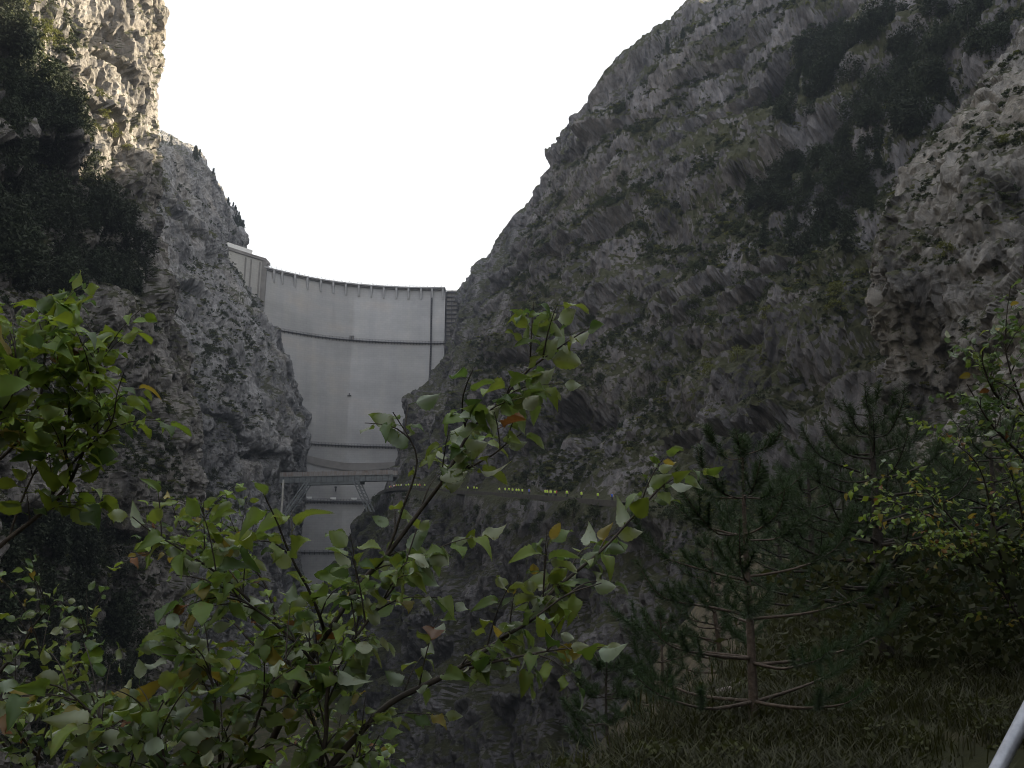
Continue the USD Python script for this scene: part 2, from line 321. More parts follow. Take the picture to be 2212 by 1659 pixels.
    facing = ((EYE - G) * N2).sum(2) > 0
    return dict(G=G, N=N2, px=pr, dep=dep, ok=facing & vis, A=A, C=C)

# right wall of the gorge: profiles from the dam towards and past the camera, each from the gorge floor over the trail ledge up to the rim and back
RW = [
    [(640, 1560, 800), (700, 1260, 800), (850, 1040, 800), (862, 1034, 802), (940, 850, 800), (990, 745, 800), (992, 665, 800), (1075, 550, 820), (1205, 415, 880), (1330, 215, 1020), (1500, 120, 1250)],  # hidden profile added beyond the dam to keep sun off its face
    [(600, 1560, 660), (715, 1270, 660), (850, 1040, 662), (862, 1034, 664), (940, 850, 660), (990, 740, 655), (992, 645, 655), (1075, 540, 670), (1210, 400, 720), (1330, 205, 900), (1500, 110, 1100)],
    [(600, 1520, 560), (725, 1240, 560), (838, 1055, 562), (852, 1050, 565), (925, 860, 565), (985, 740, 572), (1010, 660, 580), (1085, 527, 600), (1212, 395, 650), (1330, 200, 850), (1500, 100, 1080)],
    [(600, 1500, 470), (735, 1225, 475), (815, 1075, 470), (830, 1066, 474), (900, 880, 480), (1000, 760, 490), (1100, 600, 500), (1160, 452, 512), (1240, 335, 545), (1400, 140, 760), (1560, 40, 1040)],
    [(680, 1600, 400), (775, 1330, 405), (842, 1062, 400), (858, 1054, 404), (960, 900, 412), (1080, 720, 425), (1170, 510, 450), (1212, 345, 470), (1260, 280, 500), (1450, 90, 720), (1650, -20, 1000)],
    [(760, 1700, 300), (900, 1370, 310), (1000, 1068, 300), (1022, 1058, 304), (1090, 860, 318), (1180, 640, 345), (1250, 420, 390), (1300, 195, 430), (1350, 140, 465), (1600, 0, 680), (1850, -120, 950)],
    [(980, 1850, 225), (1080, 1450, 235), (1180, 1082, 230), (1208, 1069, 234), (1280, 850, 255), (1380, 600, 290), (1440, 330, 340), (1450, 72, 400), (1530, 10, 440), (1900, -160, 640), (2300, -300, 900)],
    [(1180, 2000, 170), (1260, 1500, 180), (1340, 1096, 185), (1372, 1080, 189), (1460, 850, 210), (1570, 560, 245), (1640, 260, 300), (1690, -35, 355), (1800, -160, 410), (2200, -380, 600), (2700, -560, 850)],
    [(1400, 2200, 120), (1480, 1500, 130), (1540, 1130, 140), (1578, 1108, 144), (1690, 840, 165), (1800, 520, 200), (1880, 200, 255), (1940, -110, 305), (2080, -300, 370), (2600, -600, 560), (3200, -900, 800)],
    [(1640, 2200, 90), (1720, 1450, 100), (1780, 1180, 106), (1820, 1155, 110), (1920, 850, 130), (2030, 500, 165), (2120, 150, 215), (2220, -400, 270), (2380, -440, 330), (3000, -900, 520), (3900, -1300, 760)],  # this rim and the next raised out of frame to shade the left cliff
    [(1950, 2000, 65), (2000, 1400, 75), (2050, 1230, 80), (2095, 1205, 84), (2180, 850, 100), (2300, 480, 130), (2420, 100, 170), (2520, -520, 225), (2750, -560, 280), (3600, -1200, 470), (4800, -1800, 700)],
]
C0 = np.array([[at(*q) for q in col] for col in RW])
for k in range(7, 11):      # unseen mountain behind the rim, heights shaped for where its shadow falls
    for j, d in ((8, (50, 20, 8)), (9, (230, 110, 45)), (10, (600, 300, 60))): C0[k, j] = C0[k, 7] + d
    for j in (8, 9, 10): RW[k][j] = tuple(C0[k, j]) + (0,)
far = [[tuple(p) + (0,) for p in (C0[-1] + (C0[-1] - np.array([0, 0, 0])) * 0 + np.array(d))] for d in ((14, -60, -4), (40, -220, -4), (70, -420, 0))]
RW = [[tuple(q) + () for q in col] for col in RW] + far
def calm_right(u, v):
    k = np.clip(np.abs(v - 2.5) - .5, 0, .6) / .6
    return .12 + .88 * (k * k * (3 - 2 * k)) + 0 * u
ROCK = dict(grooves=[(16, 40, 1.6), (6, 22, .8)], strata=[(24, 4.6, 1), (9, 1.7, 2), (3.3, .45, 4)], fbm=[(70, 5.0), (22, 2.2), (7, .8)], facets=[(18, .28, 1.9, (1, 1, .8)), (7, .3, .8, (1, 1, .65)), (2.8, .4, .36, (1.3, 1.3, .55)), (1.3, .5, .16, (1.2, 1.2, .55))])
LEDGES_R = [([(1390, 715), (1426, 694), (1539, 606), (1676, 550), (1720, 535)], 3.5, 60, 4, 24), ([(1390, 730), (1420, 706), (1595, 656), (1700, 625)], 2.5, 40, 3, 18), ([(1500, 770), (1551, 744), (1708, 687), (1760, 665)], 2.5, 50, 3, 20),
            ([(1430, 205), (1464, 187), (1589, 119), (1689, 37), (1720, 0)], 3.5, 55, 4, 22), ([(1450, 295), (1489, 275), (1639, 194), (1720, 100)], 4, 60, 5, 26), ([(1200, 352), (1239, 337), (1314, 300), (1414, 250), (1510, 175)], 3.5, 50, 4, 22),
            ([(1150, 935), (1189, 912), (1264, 862), (1300, 830)], 2.5, 40, 3, 18), ([(1400, 962), (1464, 950), (1526, 937), (1676, 912), (1730, 890)], 2.2, 45, 2.6, 18), ([(1050, 640), (1140, 590), (1260, 520), (1400, 440)], 3.5, 55, 4, 24),
            ([(1080, 800), (1200, 735), (1330, 650), (1400, 600)], 3.0, 50, 3.5, 22), ([(1560, 420), (1700, 330), (1850, 210), (1950, 120)], 4, 60, 4, 26)]
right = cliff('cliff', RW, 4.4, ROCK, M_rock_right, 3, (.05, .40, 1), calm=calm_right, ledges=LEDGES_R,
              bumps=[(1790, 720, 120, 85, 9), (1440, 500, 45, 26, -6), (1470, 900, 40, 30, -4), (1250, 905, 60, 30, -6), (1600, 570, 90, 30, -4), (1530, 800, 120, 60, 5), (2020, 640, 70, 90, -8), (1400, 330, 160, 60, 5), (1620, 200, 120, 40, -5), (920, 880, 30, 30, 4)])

# left wall between the near buttress and the dam
LW = [
    [(655, 1550, 650), (655, 1250, 652), (660, 1080, 655), (665, 950, 655), (630, 820, 655), (580, 700, 655), (530, 575, 660), (528, 510, 690), (510, 460, 800), (480, 420, 1000)],
    [(590, 1550, 440), (600, 1240, 440), (612, 1080, 440), (632, 950, 445), (602, 800, 470), (560, 690, 510), (506, 562, 575), (500, 486, 600), (490, 450, 700), (470, 400, 900)],
    [(500, 1550, 400), (510, 1250, 400), (525, 1070, 405), (540, 930, 410), (520, 790, 430), (480, 670, 460), (440, 540, 500), (435, 395, 540), (435, 360, 620), (430, 330, 800)],
    [(420, 1550, 370), (430, 1250, 370), (438, 1060, 375), (450, 920, 380), (430, 780, 400), (400, 650, 425), (380, 500, 455), (375, 345, 490), (375, 325, 580), (375, 300, 760)],
    [(340, 1550, 345), (340, 1250, 345), (350, 1050, 348), (360, 900, 352), (340, 760, 370), (330, 630, 390), (320, 480, 415), (315, 316, 440), (315, 300, 540), (315, 280, 720)],
    [(240, 1550, 335), (240, 1250, 335), (250, 1050, 338), (260, 900, 342), (240, 760, 360), (230, 630, 380), (220, 480, 405), (215, 300, 430), (215, 280, 530), (215, 270, 700)],
]
ROCK_L = dict(grooves=[(15, 90, 2.4), (6, 45, 1.1), (2.8, 22, .5)], strata=[(22, 2.2, 1), (8, 1.0, 2), (3, .35, 4)], fbm=[(60, 3.5), (20, 1.6), (6, .6)], facets=[(14, .26, 1.7, (1, 1, .4)), (5.5, .3, .85, (1, 1, .35)), (2.6, .45, .42, (1.3, 1.3, .45)), (1.3, .55, .22, (1.2, 1.2, .5))])
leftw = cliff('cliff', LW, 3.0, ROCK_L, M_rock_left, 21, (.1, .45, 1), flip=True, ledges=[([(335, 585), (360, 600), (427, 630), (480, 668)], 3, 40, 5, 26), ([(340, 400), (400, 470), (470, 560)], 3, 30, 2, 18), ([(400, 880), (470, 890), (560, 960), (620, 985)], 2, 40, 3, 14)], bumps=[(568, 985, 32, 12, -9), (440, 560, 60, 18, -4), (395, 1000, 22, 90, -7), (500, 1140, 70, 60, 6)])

# near buttress on the left
def row(pys, pxs, Ys): return [(x, y, d) for x, y, d in zip(pxs, pys, Ys)]
pys = [2000, 1600, 1350, 1130, 950, 780, 620, 460, 300, 150, -100, -420, -560]
E1 = [330, 345, 372, 402, 392, 368, 350, 336, 324, 327, 327, 330, 330]
Yt = np.array([200, 203, 206, 209, 212, 216, 220, 225, 231, 237, 246, 258, 300])
LB = [row(pys, np.array(E1) - 40, Yt + 160), row(pys, np.array(E1) - 6, Yt + 45), row(pys, E1, Yt), row(pys, np.array(E1) - 95, Yt - 18), row(pys, np.array(E1) - 190, Yt - 38),
      row(pys, np.array(E1) - 330, Yt - 70), row(pys, np.array(E1) - 560, Yt - 105)]
Cn = np.array([at(*q) for q in LB[-1]])
LB += [[tuple(p) + (0,) for p in Cn + np.array(d)] for d in ((6, -60, 0), (-6, -220, 0), (-30, -420, 0))]
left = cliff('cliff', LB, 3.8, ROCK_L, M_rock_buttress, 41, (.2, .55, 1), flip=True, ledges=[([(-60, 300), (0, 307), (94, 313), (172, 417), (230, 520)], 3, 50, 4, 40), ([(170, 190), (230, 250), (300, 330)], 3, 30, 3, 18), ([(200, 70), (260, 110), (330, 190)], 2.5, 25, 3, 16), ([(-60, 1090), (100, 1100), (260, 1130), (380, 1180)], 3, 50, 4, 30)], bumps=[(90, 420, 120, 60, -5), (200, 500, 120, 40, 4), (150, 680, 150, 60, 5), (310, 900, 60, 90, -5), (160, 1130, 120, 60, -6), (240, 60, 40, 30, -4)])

# near rib of rock at the right edge
Fp = [1600, 1250, 1000, 800, 640, 500, 380, 250, 100, -100, -320]
Fx = [1930, 1915, 1925, 1925, 1905, 1915, 1962, 2080, 2205, 2370, 2560]
Fy = np.array([96, 100, 103, 105, 107, 110, 115, 122, 130, 143, 158])
RB = [row(Fp, np.array(Fx) + 30, Fy + 50), row(Fp, np.array(Fx) + 6, Fy + 12), row(Fp, Fx, Fy), row(Fp, np.array(Fx) + 60, Fy - 4), row(Fp, np.array(Fx) + 170, Fy - 10), row(Fp, np.array(Fx) + 330, Fy - 18), row(Fp, np.array(Fx) + 600, Fy - 26)]
ROCK_N = dict(strata=[(12, 1.3, 1), (4, .5, 2)], fbm=[(30, 2.5), (9, 1.0)], facets=[(7, .25, .5, (1, 1, .7)), (2.6, .45, .42, (1, 1, .6)), (1.0, .55, .18, (1.2, 1.2, .6))])
M_rock_rib = rock_material('limestone_rib', (.32, .312, .30), (.06, .059, .058), (.27, .245, .20), MOSS, 1.5, 1.75, scale=1.6)
rib = cliff('cliff', RB, 4.0, ROCK_N, M_rock_rib, 61, (.1, .3, 1), bumps=[(1990, 800, 60, 150, -4), (2110, 420, 60, 120, 3)])

# unseen wall added across the gorge behind the camera to cut skylight
BW = [[(-260 + 90 * k, -190 - 25 * math.sin(k * 1.3) - .35 * z, z, 0) for z in (-62, 0, 70, 140, 210)] for k in range(7)]
cliff('cliff', BW, 3.0, ROCK_L, M_rock_left, 81, (.1, .3, 1), flip=False)

# ------------------------------------------------------------------ ground: the bank the camera stands on, and the gorge floor far below
EDGE = np.array([(-60, -80), (-14, -20), (-3.0, -2), (-0.3, 3.5), (.8, 6.0), (2.3, 9.5), (5.2, 17), (10, 34), (17, 60), (26, 85)], float)
def ground_z(x, y):
    x, y = np.asarray(x, float), np.asarray(y, float)
    ex = np.interp(y, EDGE[:, 1], EDGE[:, 0])
    d = x - ex
    p = np.stack([x, y, 0 * x], -1)
    flat = .012 * np.maximum(d, 0) + .004 * np.maximum(y - 12, 0) + .28 * (fbm(p / 4.0, 3, 77) - .5) * np.clip(np.hypot(x, y) / 5, 0, 1)
    drop = -np.minimum(1.15 * np.maximum(-d - .4, 0) ** 1.05, 46) + .8 * (fbm(p / 3.0, 4, 78) - .5) * np.clip(-d, 0, 4) / 2
    return np.where(d > 0, flat, flat + drop)
gx = np.sign(np.linspace(-1, 1, 260)) * np.abs(np.linspace(-1, 1, 260)) ** 1.8 * 75
gy = np.concatenate([np.linspace(-120, 0, 40, endpoint=False), np.linspace(0, 30, 240, endpoint=False), np.linspace(30, 110, 90)])
GX, GY = np.meshgrid(gx, gy, indexing='ij'); GZ = ground_z(GX, GY)
b = len(gy); i = (np.arange(len(gx) - 1)[:, None] * b + np.arange(b - 1)[None, :]).ravel()
gf = np.vstack([np.stack([i, i + b, i + b + 1], 1), np.stack([i, i + b + 1, i + 1], 1)])
obj('bank', (np.stack([GX, GY, GZ], -1).reshape(-1, 3), gf), M_soil, smooth=True, kind='structure')
s = np.linspace(-1, 1, 60); sx, sy = np.meshgrid(np.sign(s) * np.abs(s) ** 3 * 6000, np.sign(s) * np.abs(s) ** 3 * 6000, indexing='ij')
sz = -62 + 6 * (fbm(np.stack([sx, sy, 0 * sx], -1) / 90, 3, 5) - .5)
i = (np.arange(59)[:, None] * 60 + np.arange(59)[None, :]).ravel()
obj('ground', (np.stack([sx, sy, sz], -1).reshape(-1, 3), np.vstack([np.stack([i, i + 60, i + 61], 1), np.stack([i, i + 61, i + 1], 1)])), M_soil, kind='structure')

# ------------------------------------------------------------------ trail along the right wall
Cr = right['C']
trail_mid = (Cr[3:8, 2] * .55 + Cr[3:8, 3] * .45)
tpts = curve(trail_mid, 160)
side = np.gradient(tpts, axis=0)[:, [1, 0, 2]] * [1, -1, 0]; side /= np.linalg.norm(side, axis=1, keepdims=True)
if side[80, 0] > 0: side = -side       # towards the gorge
prof = [(1.9, -1.0), (1.9, .25), (1.55, .25), (1.55, 0.0), (-2.4, 0.0), (-2.4, -2.2)]
tv = np.concatenate([tpts + side * a + np.array([0, 0, .35 + c]) for a, c in prof]).reshape(len(prof), -1, 3)
n = len(tpts); f = []
for k in range(len(prof) - 1):
    j = np.arange(n - 1); a0, a1 = k * n + j, (k + 1) * n + j
    f += [np.stack([a0, a0 + 1, a1 + 1], 1), np.stack([a0, a1 + 1, a1], 1)]
M_path = plain('trail_gravel', (.06, .055, .047), .95, vary=.35, scale=.8)
obj('path', (tv.reshape(-1, 3), np.vstack(f)), M_path, kind='structure')
tpx, _ = project(tpts + [0, 0, .35])

# ------------------------------------------------------------------ the dam
def crest_Y(px): return np.interp(px, [430, 505, 578, 640, 700, 760, 830, 900, 960, 1040], [553, 576, 598, 614, 627.5, 637, 643.5, 647, 647.5, 646])
pxs = np.linspace(480, 1010, 120)
ZC = 178.0
def z_of(px, py, Y): return at(px, py, Y)[2]
Xc = np.array([at(p, 620, crest_Y(p))[0] for p in pxs]); Yc = np.array([crest_Y(p) for p in pxs])
Yc = gaussian_filter(np.pad(Yc, 10, mode='reflect', reflect_type='odd'), 5)[10:-10]
def face(x, z):
    """depth of the downstream face; it leans a little and hollows towards its foot"""
    return np.interp(x, Xc, Yc) - .05 * (ZC - z) - 3.5 * np.sin(np.clip((ZC - z) / 230, 0, 1) * np.pi)
dam = thing('dam', 'tall pale concrete arch dam closing the gorge between the cliffs', 'dam')
xj = at(575, 580, 598)[0]; xr = at(962, 630, 647)[0]
def shell(xs, zs, off0, off1, mat_, name, label=None):
    """a slab of the arch from off0 proud of the face (towards us) back to off1"""
    X, Z = np.meshgrid(xs, zs, indexing='ij'); Yf = face(X, Z)
    fr = np.stack([X, Yf - off0, Z], -1); bk = np.stack([X, Yf - off1, Z], -1)
    a, b = X.shape; i = (np.arange(a - 1)[:, None] * b + np.arange(b - 1)[None, :]).ravel(); n = a * b
    q = np.vstack([np.stack([i, i + b, i + b + 1], 1), np.stack([i, i + b + 1, i + 1], 1)])
    f = [q, q[:, ::-1] + n]
    def strip(e):
        return [np.stack([e[:-1], e[1:], e[1:] + n], 1), np.stack([e[:-1], e[1:] + n, e[:-1] + n], 1)]
    top = np.arange(a) * b + b - 1; bot = (np.arange(a) * b)[::-1]; l = np.arange(b)[::-1] ; l = (np.arange(b)); r_ = (a - 1) * b + np.arange(b)[::-1]
    for e in (top[::-1], bot[::-1], l[::-1], r_[::-1]): f += strip(e)
    return obj(name, (np.vstack([fr.reshape(-1, 3), bk.reshape(-1, 3)]), np.vstack(f)), mat_, dam, smooth=30, label=label)
zz = np.linspace(-55, ZC, 60)
xs_main = np.linspace(xj, xr, 70)
shell(xs_main, zz, 0, -16, M_concrete, 'wall')
xw0 = at(470, 560, 566)[0]
shell(np.linspace(xw0, xj - .5, 14), np.linspace(60, ZC + 4.4, 30), 1.4, -16, M_concrete_wing, 'wing_wall', 'taller left wing of the dam with upright joints')
# wing: upright joints, coping and the pale parapet on top
for p in (531, 543, 562, 571):
    x = at(p, 600, crest_Y(p))[0]
    shell(np.linspace(x - .35, x + .35, 2), np.linspace(70, ZC + 3, 24), 1.75, .6, M_concrete_dark, 'joint_rib')
shell(np.linspace(xw0, xj + .6, 14), [ZC + 4.4, ZC + 6.4], 2.6, -9, M_concrete_dark, 'coping')
shell(np.linspace(xw0, at(548, 560, 590)[0], 10), [ZC + 6.4, ZC + 9.2], 2.2, 1.4, M_white, 'parapet', 'pale parapet above the left wing')
shell(np.linspace(xj - 1.2, xj + 1.0, 3), np.linspace(60, ZC + 5, 26), 2.2, .2, M_concrete_dark, 'joint_rib', 'broad dark joint between wing and arch')
# right end: gap with ladder frames
xr2 = at(990, 640, 648)[0]
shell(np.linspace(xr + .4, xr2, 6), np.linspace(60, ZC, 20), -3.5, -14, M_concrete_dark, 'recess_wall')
for z in np.arange(128, ZC - 1, 3.2):
    shell(np.linspace(xr + .4, xr2, 3), [z, z + .5], -2.4, -3.4, M_dark, 'landing')
for x in np.linspace(xr + .8, xr2 - .8, 3):
    shell(np.linspace(x - .2, x + .2, 2), np.linspace(120, ZC, 10), -2.2, -2.9, M_dark, 'ladder_post')
# crest walkway: slab on corbels, railing
shell(xs_main, [ZC, ZC + .9], 2.6, -6, M_concrete, 'crest_slab')
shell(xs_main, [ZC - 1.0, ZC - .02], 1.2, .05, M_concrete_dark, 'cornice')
for p in (592, 610, 638, 665, 694, 721, 748, 776, 803, 830, 857, 883, 910, 934, 957):
    x = at(p, 625, crest_Y(p))[0]
    pts = [(x - .8, 2.4), (x + .8, 2.4)]
    yt, yb = float(face(x, ZC - 1)), float(face(x, ZC - 8))
    hull = mf.Manifold.hull_points(np.array([[x + s_ * .6, y_, z_] for s_ in (-1, 1) for y_, z_ in ((yt - 2.3, ZC - .03), (yt - 2.3, ZC - 2.2), (yb - .5, ZC - 8), (yt + .6, ZC - .03), (yb + .6, ZC - 8))]))
    obj('corbel', hull, M_corbel, dam)
rl = []
for h in (.55, 1.15):
    pts = np.array([[x, float(face(x, ZC)) - 2.3, ZC + .9 + h] for x in np.linspace(xj + 1, xr, 60)])
    rl.append(tube(pts, .06, 4))
pr = obj('railing', cat(rl), M_dark, dam)
for k, x in enumerate(np.linspace(xj + 1, xr, 46)):
    y = float(face(x, ZC)) - 2.3
    obj('post', cat([box([x - .06, y - .06, ZC + .9], [x + .06, y + .06, ZC + 2.1 + (1.6 if k % 5 == 2 and k < 24 else 0)])]), M_dark, pr)
# catwalks with brackets and rails
def catwalk(px0, px1, py, pxm, depth=1.5, posts=60, label=None, deck=.45):
    z = z_of(pxm, py, crest_Y(pxm) - .05 * (ZC - 100) - 2)
    x0, x1 = at(px0, py, crest_Y(px0) - 5)[0], at(px1, py, crest_Y(px1) - 5)[0]
    xs = np.linspace(x0, x1, 50)
    c = thing_part('catwalk', label)
    shell_to(c, xs, [z - deck, z], depth, -.1, M_dark, 'deck')
    yy = lambda x: float(face(x, z)) - depth + .08
    rl = [tube(np.array([[x, yy(x), z + h] for x in xs]), .07, 4) for h in (.55, 1.1)]
    obj('rail', cat(rl), M_dark, c)
    for x in np.linspace(x0, x1, posts):
        yb = float(face(x, z))
        hull = cat([box([x - .08, yy(x) - .06, z], [x + .08, yy(x) + .06, z + 1.15]), beam((x, yy(x) + .1, z - deck), (x, yb + .1, z - deck - 1.3), .22)])
        obj('bracket', hull, M_dark, c)
    return z
def thing_part(name, label=None):
    x = UsdGeom.Xform.Define(stage, numbered(dam.GetPath().pathString + '/' + name))
    return tag(x.GetPrim(), label)
def shell_to(parent, *a):
    global dam
    keep = dam; dam = parent
    try: return shell(*a)
    finally: dam = keep
z1 = catwalk(545, 985, 733, 762, label='dark upper catwalk across the dam face')
z2 = catwalk(600, 880, 962, 740, posts=40, label='dark lower catwalk across the dam face')
z3 = catwalk(600, 850, 1082, 712, posts=36, depth=2.0, label='railed catwalk with white boards near the foot of the dam', deck=.9)
z4 = catwalk(600, 800, 1192, 700, posts=20, label='lowest catwalk behind the leaves')
# small cabin on the upper catwalk, instrument bracket, upright pipe
x = at(762, 727, 636)[0]; y = float(face(x, z1))
cb = thing_part('cabin', 'small box cabin on the upper catwalk')
obj('cabin_wall', box([x - 1.3, y - 1.9, z1 + .02], [x + 1.3, y - .1, z1 + 2.3]), M_concrete_dark, cb); obj('cabin_roof', box([x - 1.5, y - 2.1, z1 + 2.3], [x + 1.5, y - .05, z1 + 2.55]), M_dark, cb)
obj('door', box([x - .4, y - 1.97, z1 + .05], [x + .4, y - 1.9, z1 + 2.0]), M_dark, cb)
zi = z_of(752, 852, 625); x = at(752, 852, 625)[0]; y = float(face(x, zi))
obj('instrument', cat([box([x - 1.2, y - .8, zi - .25], [x + 1.2, y + .1, zi + .25]), box([x - .3, y - .6, zi + .25], [x + .3, y + .1, zi + 1.6])]), M_dark, dam)
zi = z_of(718, 1056, 612); x = at(718, 1056, 612)[0]; y = float(face(x, zi))
obj('instrument', cat([box([x - .35, y - .9, zi - 1.0], [x + .35, y + .1, zi + 1.6]), box([x - .7, y - 1.1, zi + 1.2], [x + .7, y - .1, zi + 2.2])]), M_dark, dam)
pp = [(932, 632), (931, 700), (931, 760), (929, 815), (926, 850)]
zs = [z_of(a, b_, 643) for a, b_ in pp]; xs = [at(a, b_, 643)[0] for a, b_ in pp]
zl = np.linspace(zs[0], zs[-1], 40); xl = np.interp(zl, zs[::-1], xs[::-1])
obj('stair_run', cat([tube(np.stack([xl + o, face(xl, zl) - .7, zl], 1), .28, 5) for o in (-.35, .35)] + [box([a - .5, float(face(a, z)) - 1.1, z - .15], [a + .5, float(face(a, z)) + .1, z + .15]) for a, z in zip(xl, zl)]), M_dark, dam)
# darker curved band above the bridge
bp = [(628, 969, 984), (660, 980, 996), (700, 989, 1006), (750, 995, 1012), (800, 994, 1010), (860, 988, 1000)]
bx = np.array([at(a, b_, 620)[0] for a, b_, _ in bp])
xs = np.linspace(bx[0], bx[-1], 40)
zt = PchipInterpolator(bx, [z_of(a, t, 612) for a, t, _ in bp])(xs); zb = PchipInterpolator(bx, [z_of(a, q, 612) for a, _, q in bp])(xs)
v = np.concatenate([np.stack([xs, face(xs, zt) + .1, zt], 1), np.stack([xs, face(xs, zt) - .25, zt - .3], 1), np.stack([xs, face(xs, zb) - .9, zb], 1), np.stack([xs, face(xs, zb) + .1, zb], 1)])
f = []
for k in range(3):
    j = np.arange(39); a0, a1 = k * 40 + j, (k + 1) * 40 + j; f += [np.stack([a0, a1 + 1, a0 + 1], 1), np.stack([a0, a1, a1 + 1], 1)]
M_band = plain('weathered_band', (.20, .19, .18), .9, vary=.15, scale=.15)  # proud strip in a darker grey than the dam face
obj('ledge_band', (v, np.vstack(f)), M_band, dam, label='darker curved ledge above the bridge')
# white boards on the railed catwalk: things of their own, hung on the rail
for k, p in enumerate((666, 713, 756)):
    x = at(p, 1066, 610)[0]; y = float(face(x, z3)) - 2.25
    bd = thing('sign', ('leftmost of three blank white boards on the dam catwalk', 'middle one of three blank white boards on the dam catwalk', 'rightmost of three blank white boards on the dam catwalk')[k], 'sign')
    obj('board', box([x - 1.9, y - .06, z3 + .9], [x + 1.9, y, z3 + 2.3]), M_white, bd)
    obj('frame', cat([box([x - 2.0, y - .1, z3 + .8], [x + 2.0, y + .02, z3 + .9]), box([x - 2.0, y - .1, z3 + 2.3], [x + 2.0, y + .02, z3 + 2.38])]), M_steel, bd)

# hut above the right end of the dam
q = at(1027, 604, 590)
h = thing('hut', 'small pale hut on the cliff edge right of the dam crest', 'hut')
obj('wall', box(q + [-1.9, -2, -4], q + [1.9, 2, 2.6]), M_concrete_wing, h)
rf = mf.Manifold.hull_points(np.array([q + [a * 2.3, b_ * 2.4, 2.6] for a in (-1, 1) for b_ in (-1, 1)] + [q + [a * 2.3, 0, 3.6] for a in (-1, 1)]))
obj('roof', rf, M_concrete_dark, h)
obj('window', box(q + [-.5, -2.06, .4], q + [.4, -1.99, 1.5]), M_dark, h)

# ------------------------------------------------------------------ the bridge in front of the dam
br = thing('bridge', 'steel strut bridge with rust stained parapet crossing below the dam', 'bridge')
BL, BR = at(606, 1012, 424), at(850, 1021, 408)
zt = (BL[2] + BR[2]) / 2; BL[2] = BR[2] = zt
ax = (BR - BL) / np.linalg.norm(BR - BL); nrm = np.array([ax[1], -ax[0], 0]);
if nrm[1] > 0: nrm = -nrm
def on(t, out, z): return BL + (BR - BL) * t + nrm * out + [0, 0, z]
obj('deck', beam(on(0, -2, -3.1), on(1, -2, -3.1), 4.6, .5), M_concrete_dark, br)
obj('parapet', beam(on(0, .35, -1.25), on(1, .35, -1.25), .22, 1.9), M_rusty, br)
obj('parapet', beam(on(0, -4.3, -1.25), on(1, -4.3, -1.25), .22, 1.9), M_rusty, br)
for t in np.linspace(.02, .98, 14): obj('parapet_post', beam(on(t, .5, -2.4), on(t, .5, -.15), .22, .2), M_rusty, br)
for o in (.3, -4.2):
    obj('girder', cat([beam(on(0, o, -3.6), on(1, o, -3.6), .25, 2.4), beam(on(0, o, -4.9), on(1, o, -4.9), .7, .18), beam(on(0, o, -2.35), on(1, o, -2.35), .7, .15)]), M_steel, br)
for o in (.36, -4.1): obj('lower_girder', cat([beam(on(.22, o, -5.6), on(.72, o, -5.6), .3, 1.1)]), M_steel, br)
for t in np.linspace(.04, .96, 20): obj('stiffener', beam(on(t, .5, -4.8), on(t, .5, -2.4), .14, .16), M_dark, br)
def strut(pa, pb, Ya, Yb):
    for o in (0.0, -4.0):
        a, b_ = at(*pa, Ya) + nrm * o, at(*pb, Yb) + nrm * o
        s_ = obj('strut', cat([beam(a + ax * k, b_ + ax * k, .42, .5) for k in (-.75, .75)]), M_steel, br)
        for t in np.linspace(.06, .94, 9): obj('lacing', beam(a + (b_ - a) * t - ax * .75, a + (b_ - a) * (t + .05) + ax * .75, .14, .16), M_dark, s_)
strut((666, 1036), (606, 1122), 416, 416); strut((766, 1038), (797, 1105), 411, 411)
obj('pipe', tube([at(612, 1036, 419), at(610, 1080, 419), at(606, 1125, 419)], .45, 8), M_concrete_wing, br, label='pale upright pipe at the left end of the bridge')

# ------------------------------------------------------------------ vegetation on the cliffs
def foliage(n, rx, rz, leaf, seed, shape='dome'):
    r = np.random.default_rng(seed)
    nc = max(5, n // 28); th = r.uniform(0, 2 * np.pi, nc)
    zc = r.uniform(.12, 1, nc); rad = np.sqrt(r.uniform(0, 1, nc)) * (np.sqrt(np.clip(1 - (zc - .3) ** 2 / .62, .03, 1)) if shape == 'dome' else (1.03 - zc))
    cc = np.stack([rad * np.cos(th) * rx, rad * np.sin(th) * rx, zc * rz], 1)
    k = r.integers(0, nc, n); p = cc[k] + r.normal(size=(n, 3)) * np.array([rx, rx, rz * .55]) * .17
    p[:, 2] = np.maximum(p[:, 2], .03 * rz)
    d = r.normal(size=(n, 3)); d /= np.linalg.norm(d, axis=1, keepdims=True)
    e = np.cross(d, r.normal(size=(n, 3))); e /= np.linalg.norm(e, axis=1, keepdims=True)
    L = leaf * r.uniform(.6, 1.4, (n, 1)); d = d * L; e = e * L * .6
    v = np.stack([p - d, p + e * .8, p + d, p - e * .8], 1).reshape(-1, 3)
    i = np.arange(n) * 4
    return v, np.vstack([np.stack([i, i + 1, i + 2], 1), np.stack([i, i + 2, i + 3], 1)])

def bush_proto(name, label, cat_, n, rx, rz, leaf, m_, seed, trunk=.5, shape='dome'):
    t = thing(name, label, cat_)
    if trunk:
        obj('trunk', tube([(0, 0, -.8), (.05, .02, rz * .3), (.02, .06, rz * .8)], [rx * .045 + .04, rx * .035 + .03, .015], 5), M_trunk, t)
    obj('crown', foliage(n, rx, rz, leaf, seed, shape), m_, t)
    return t

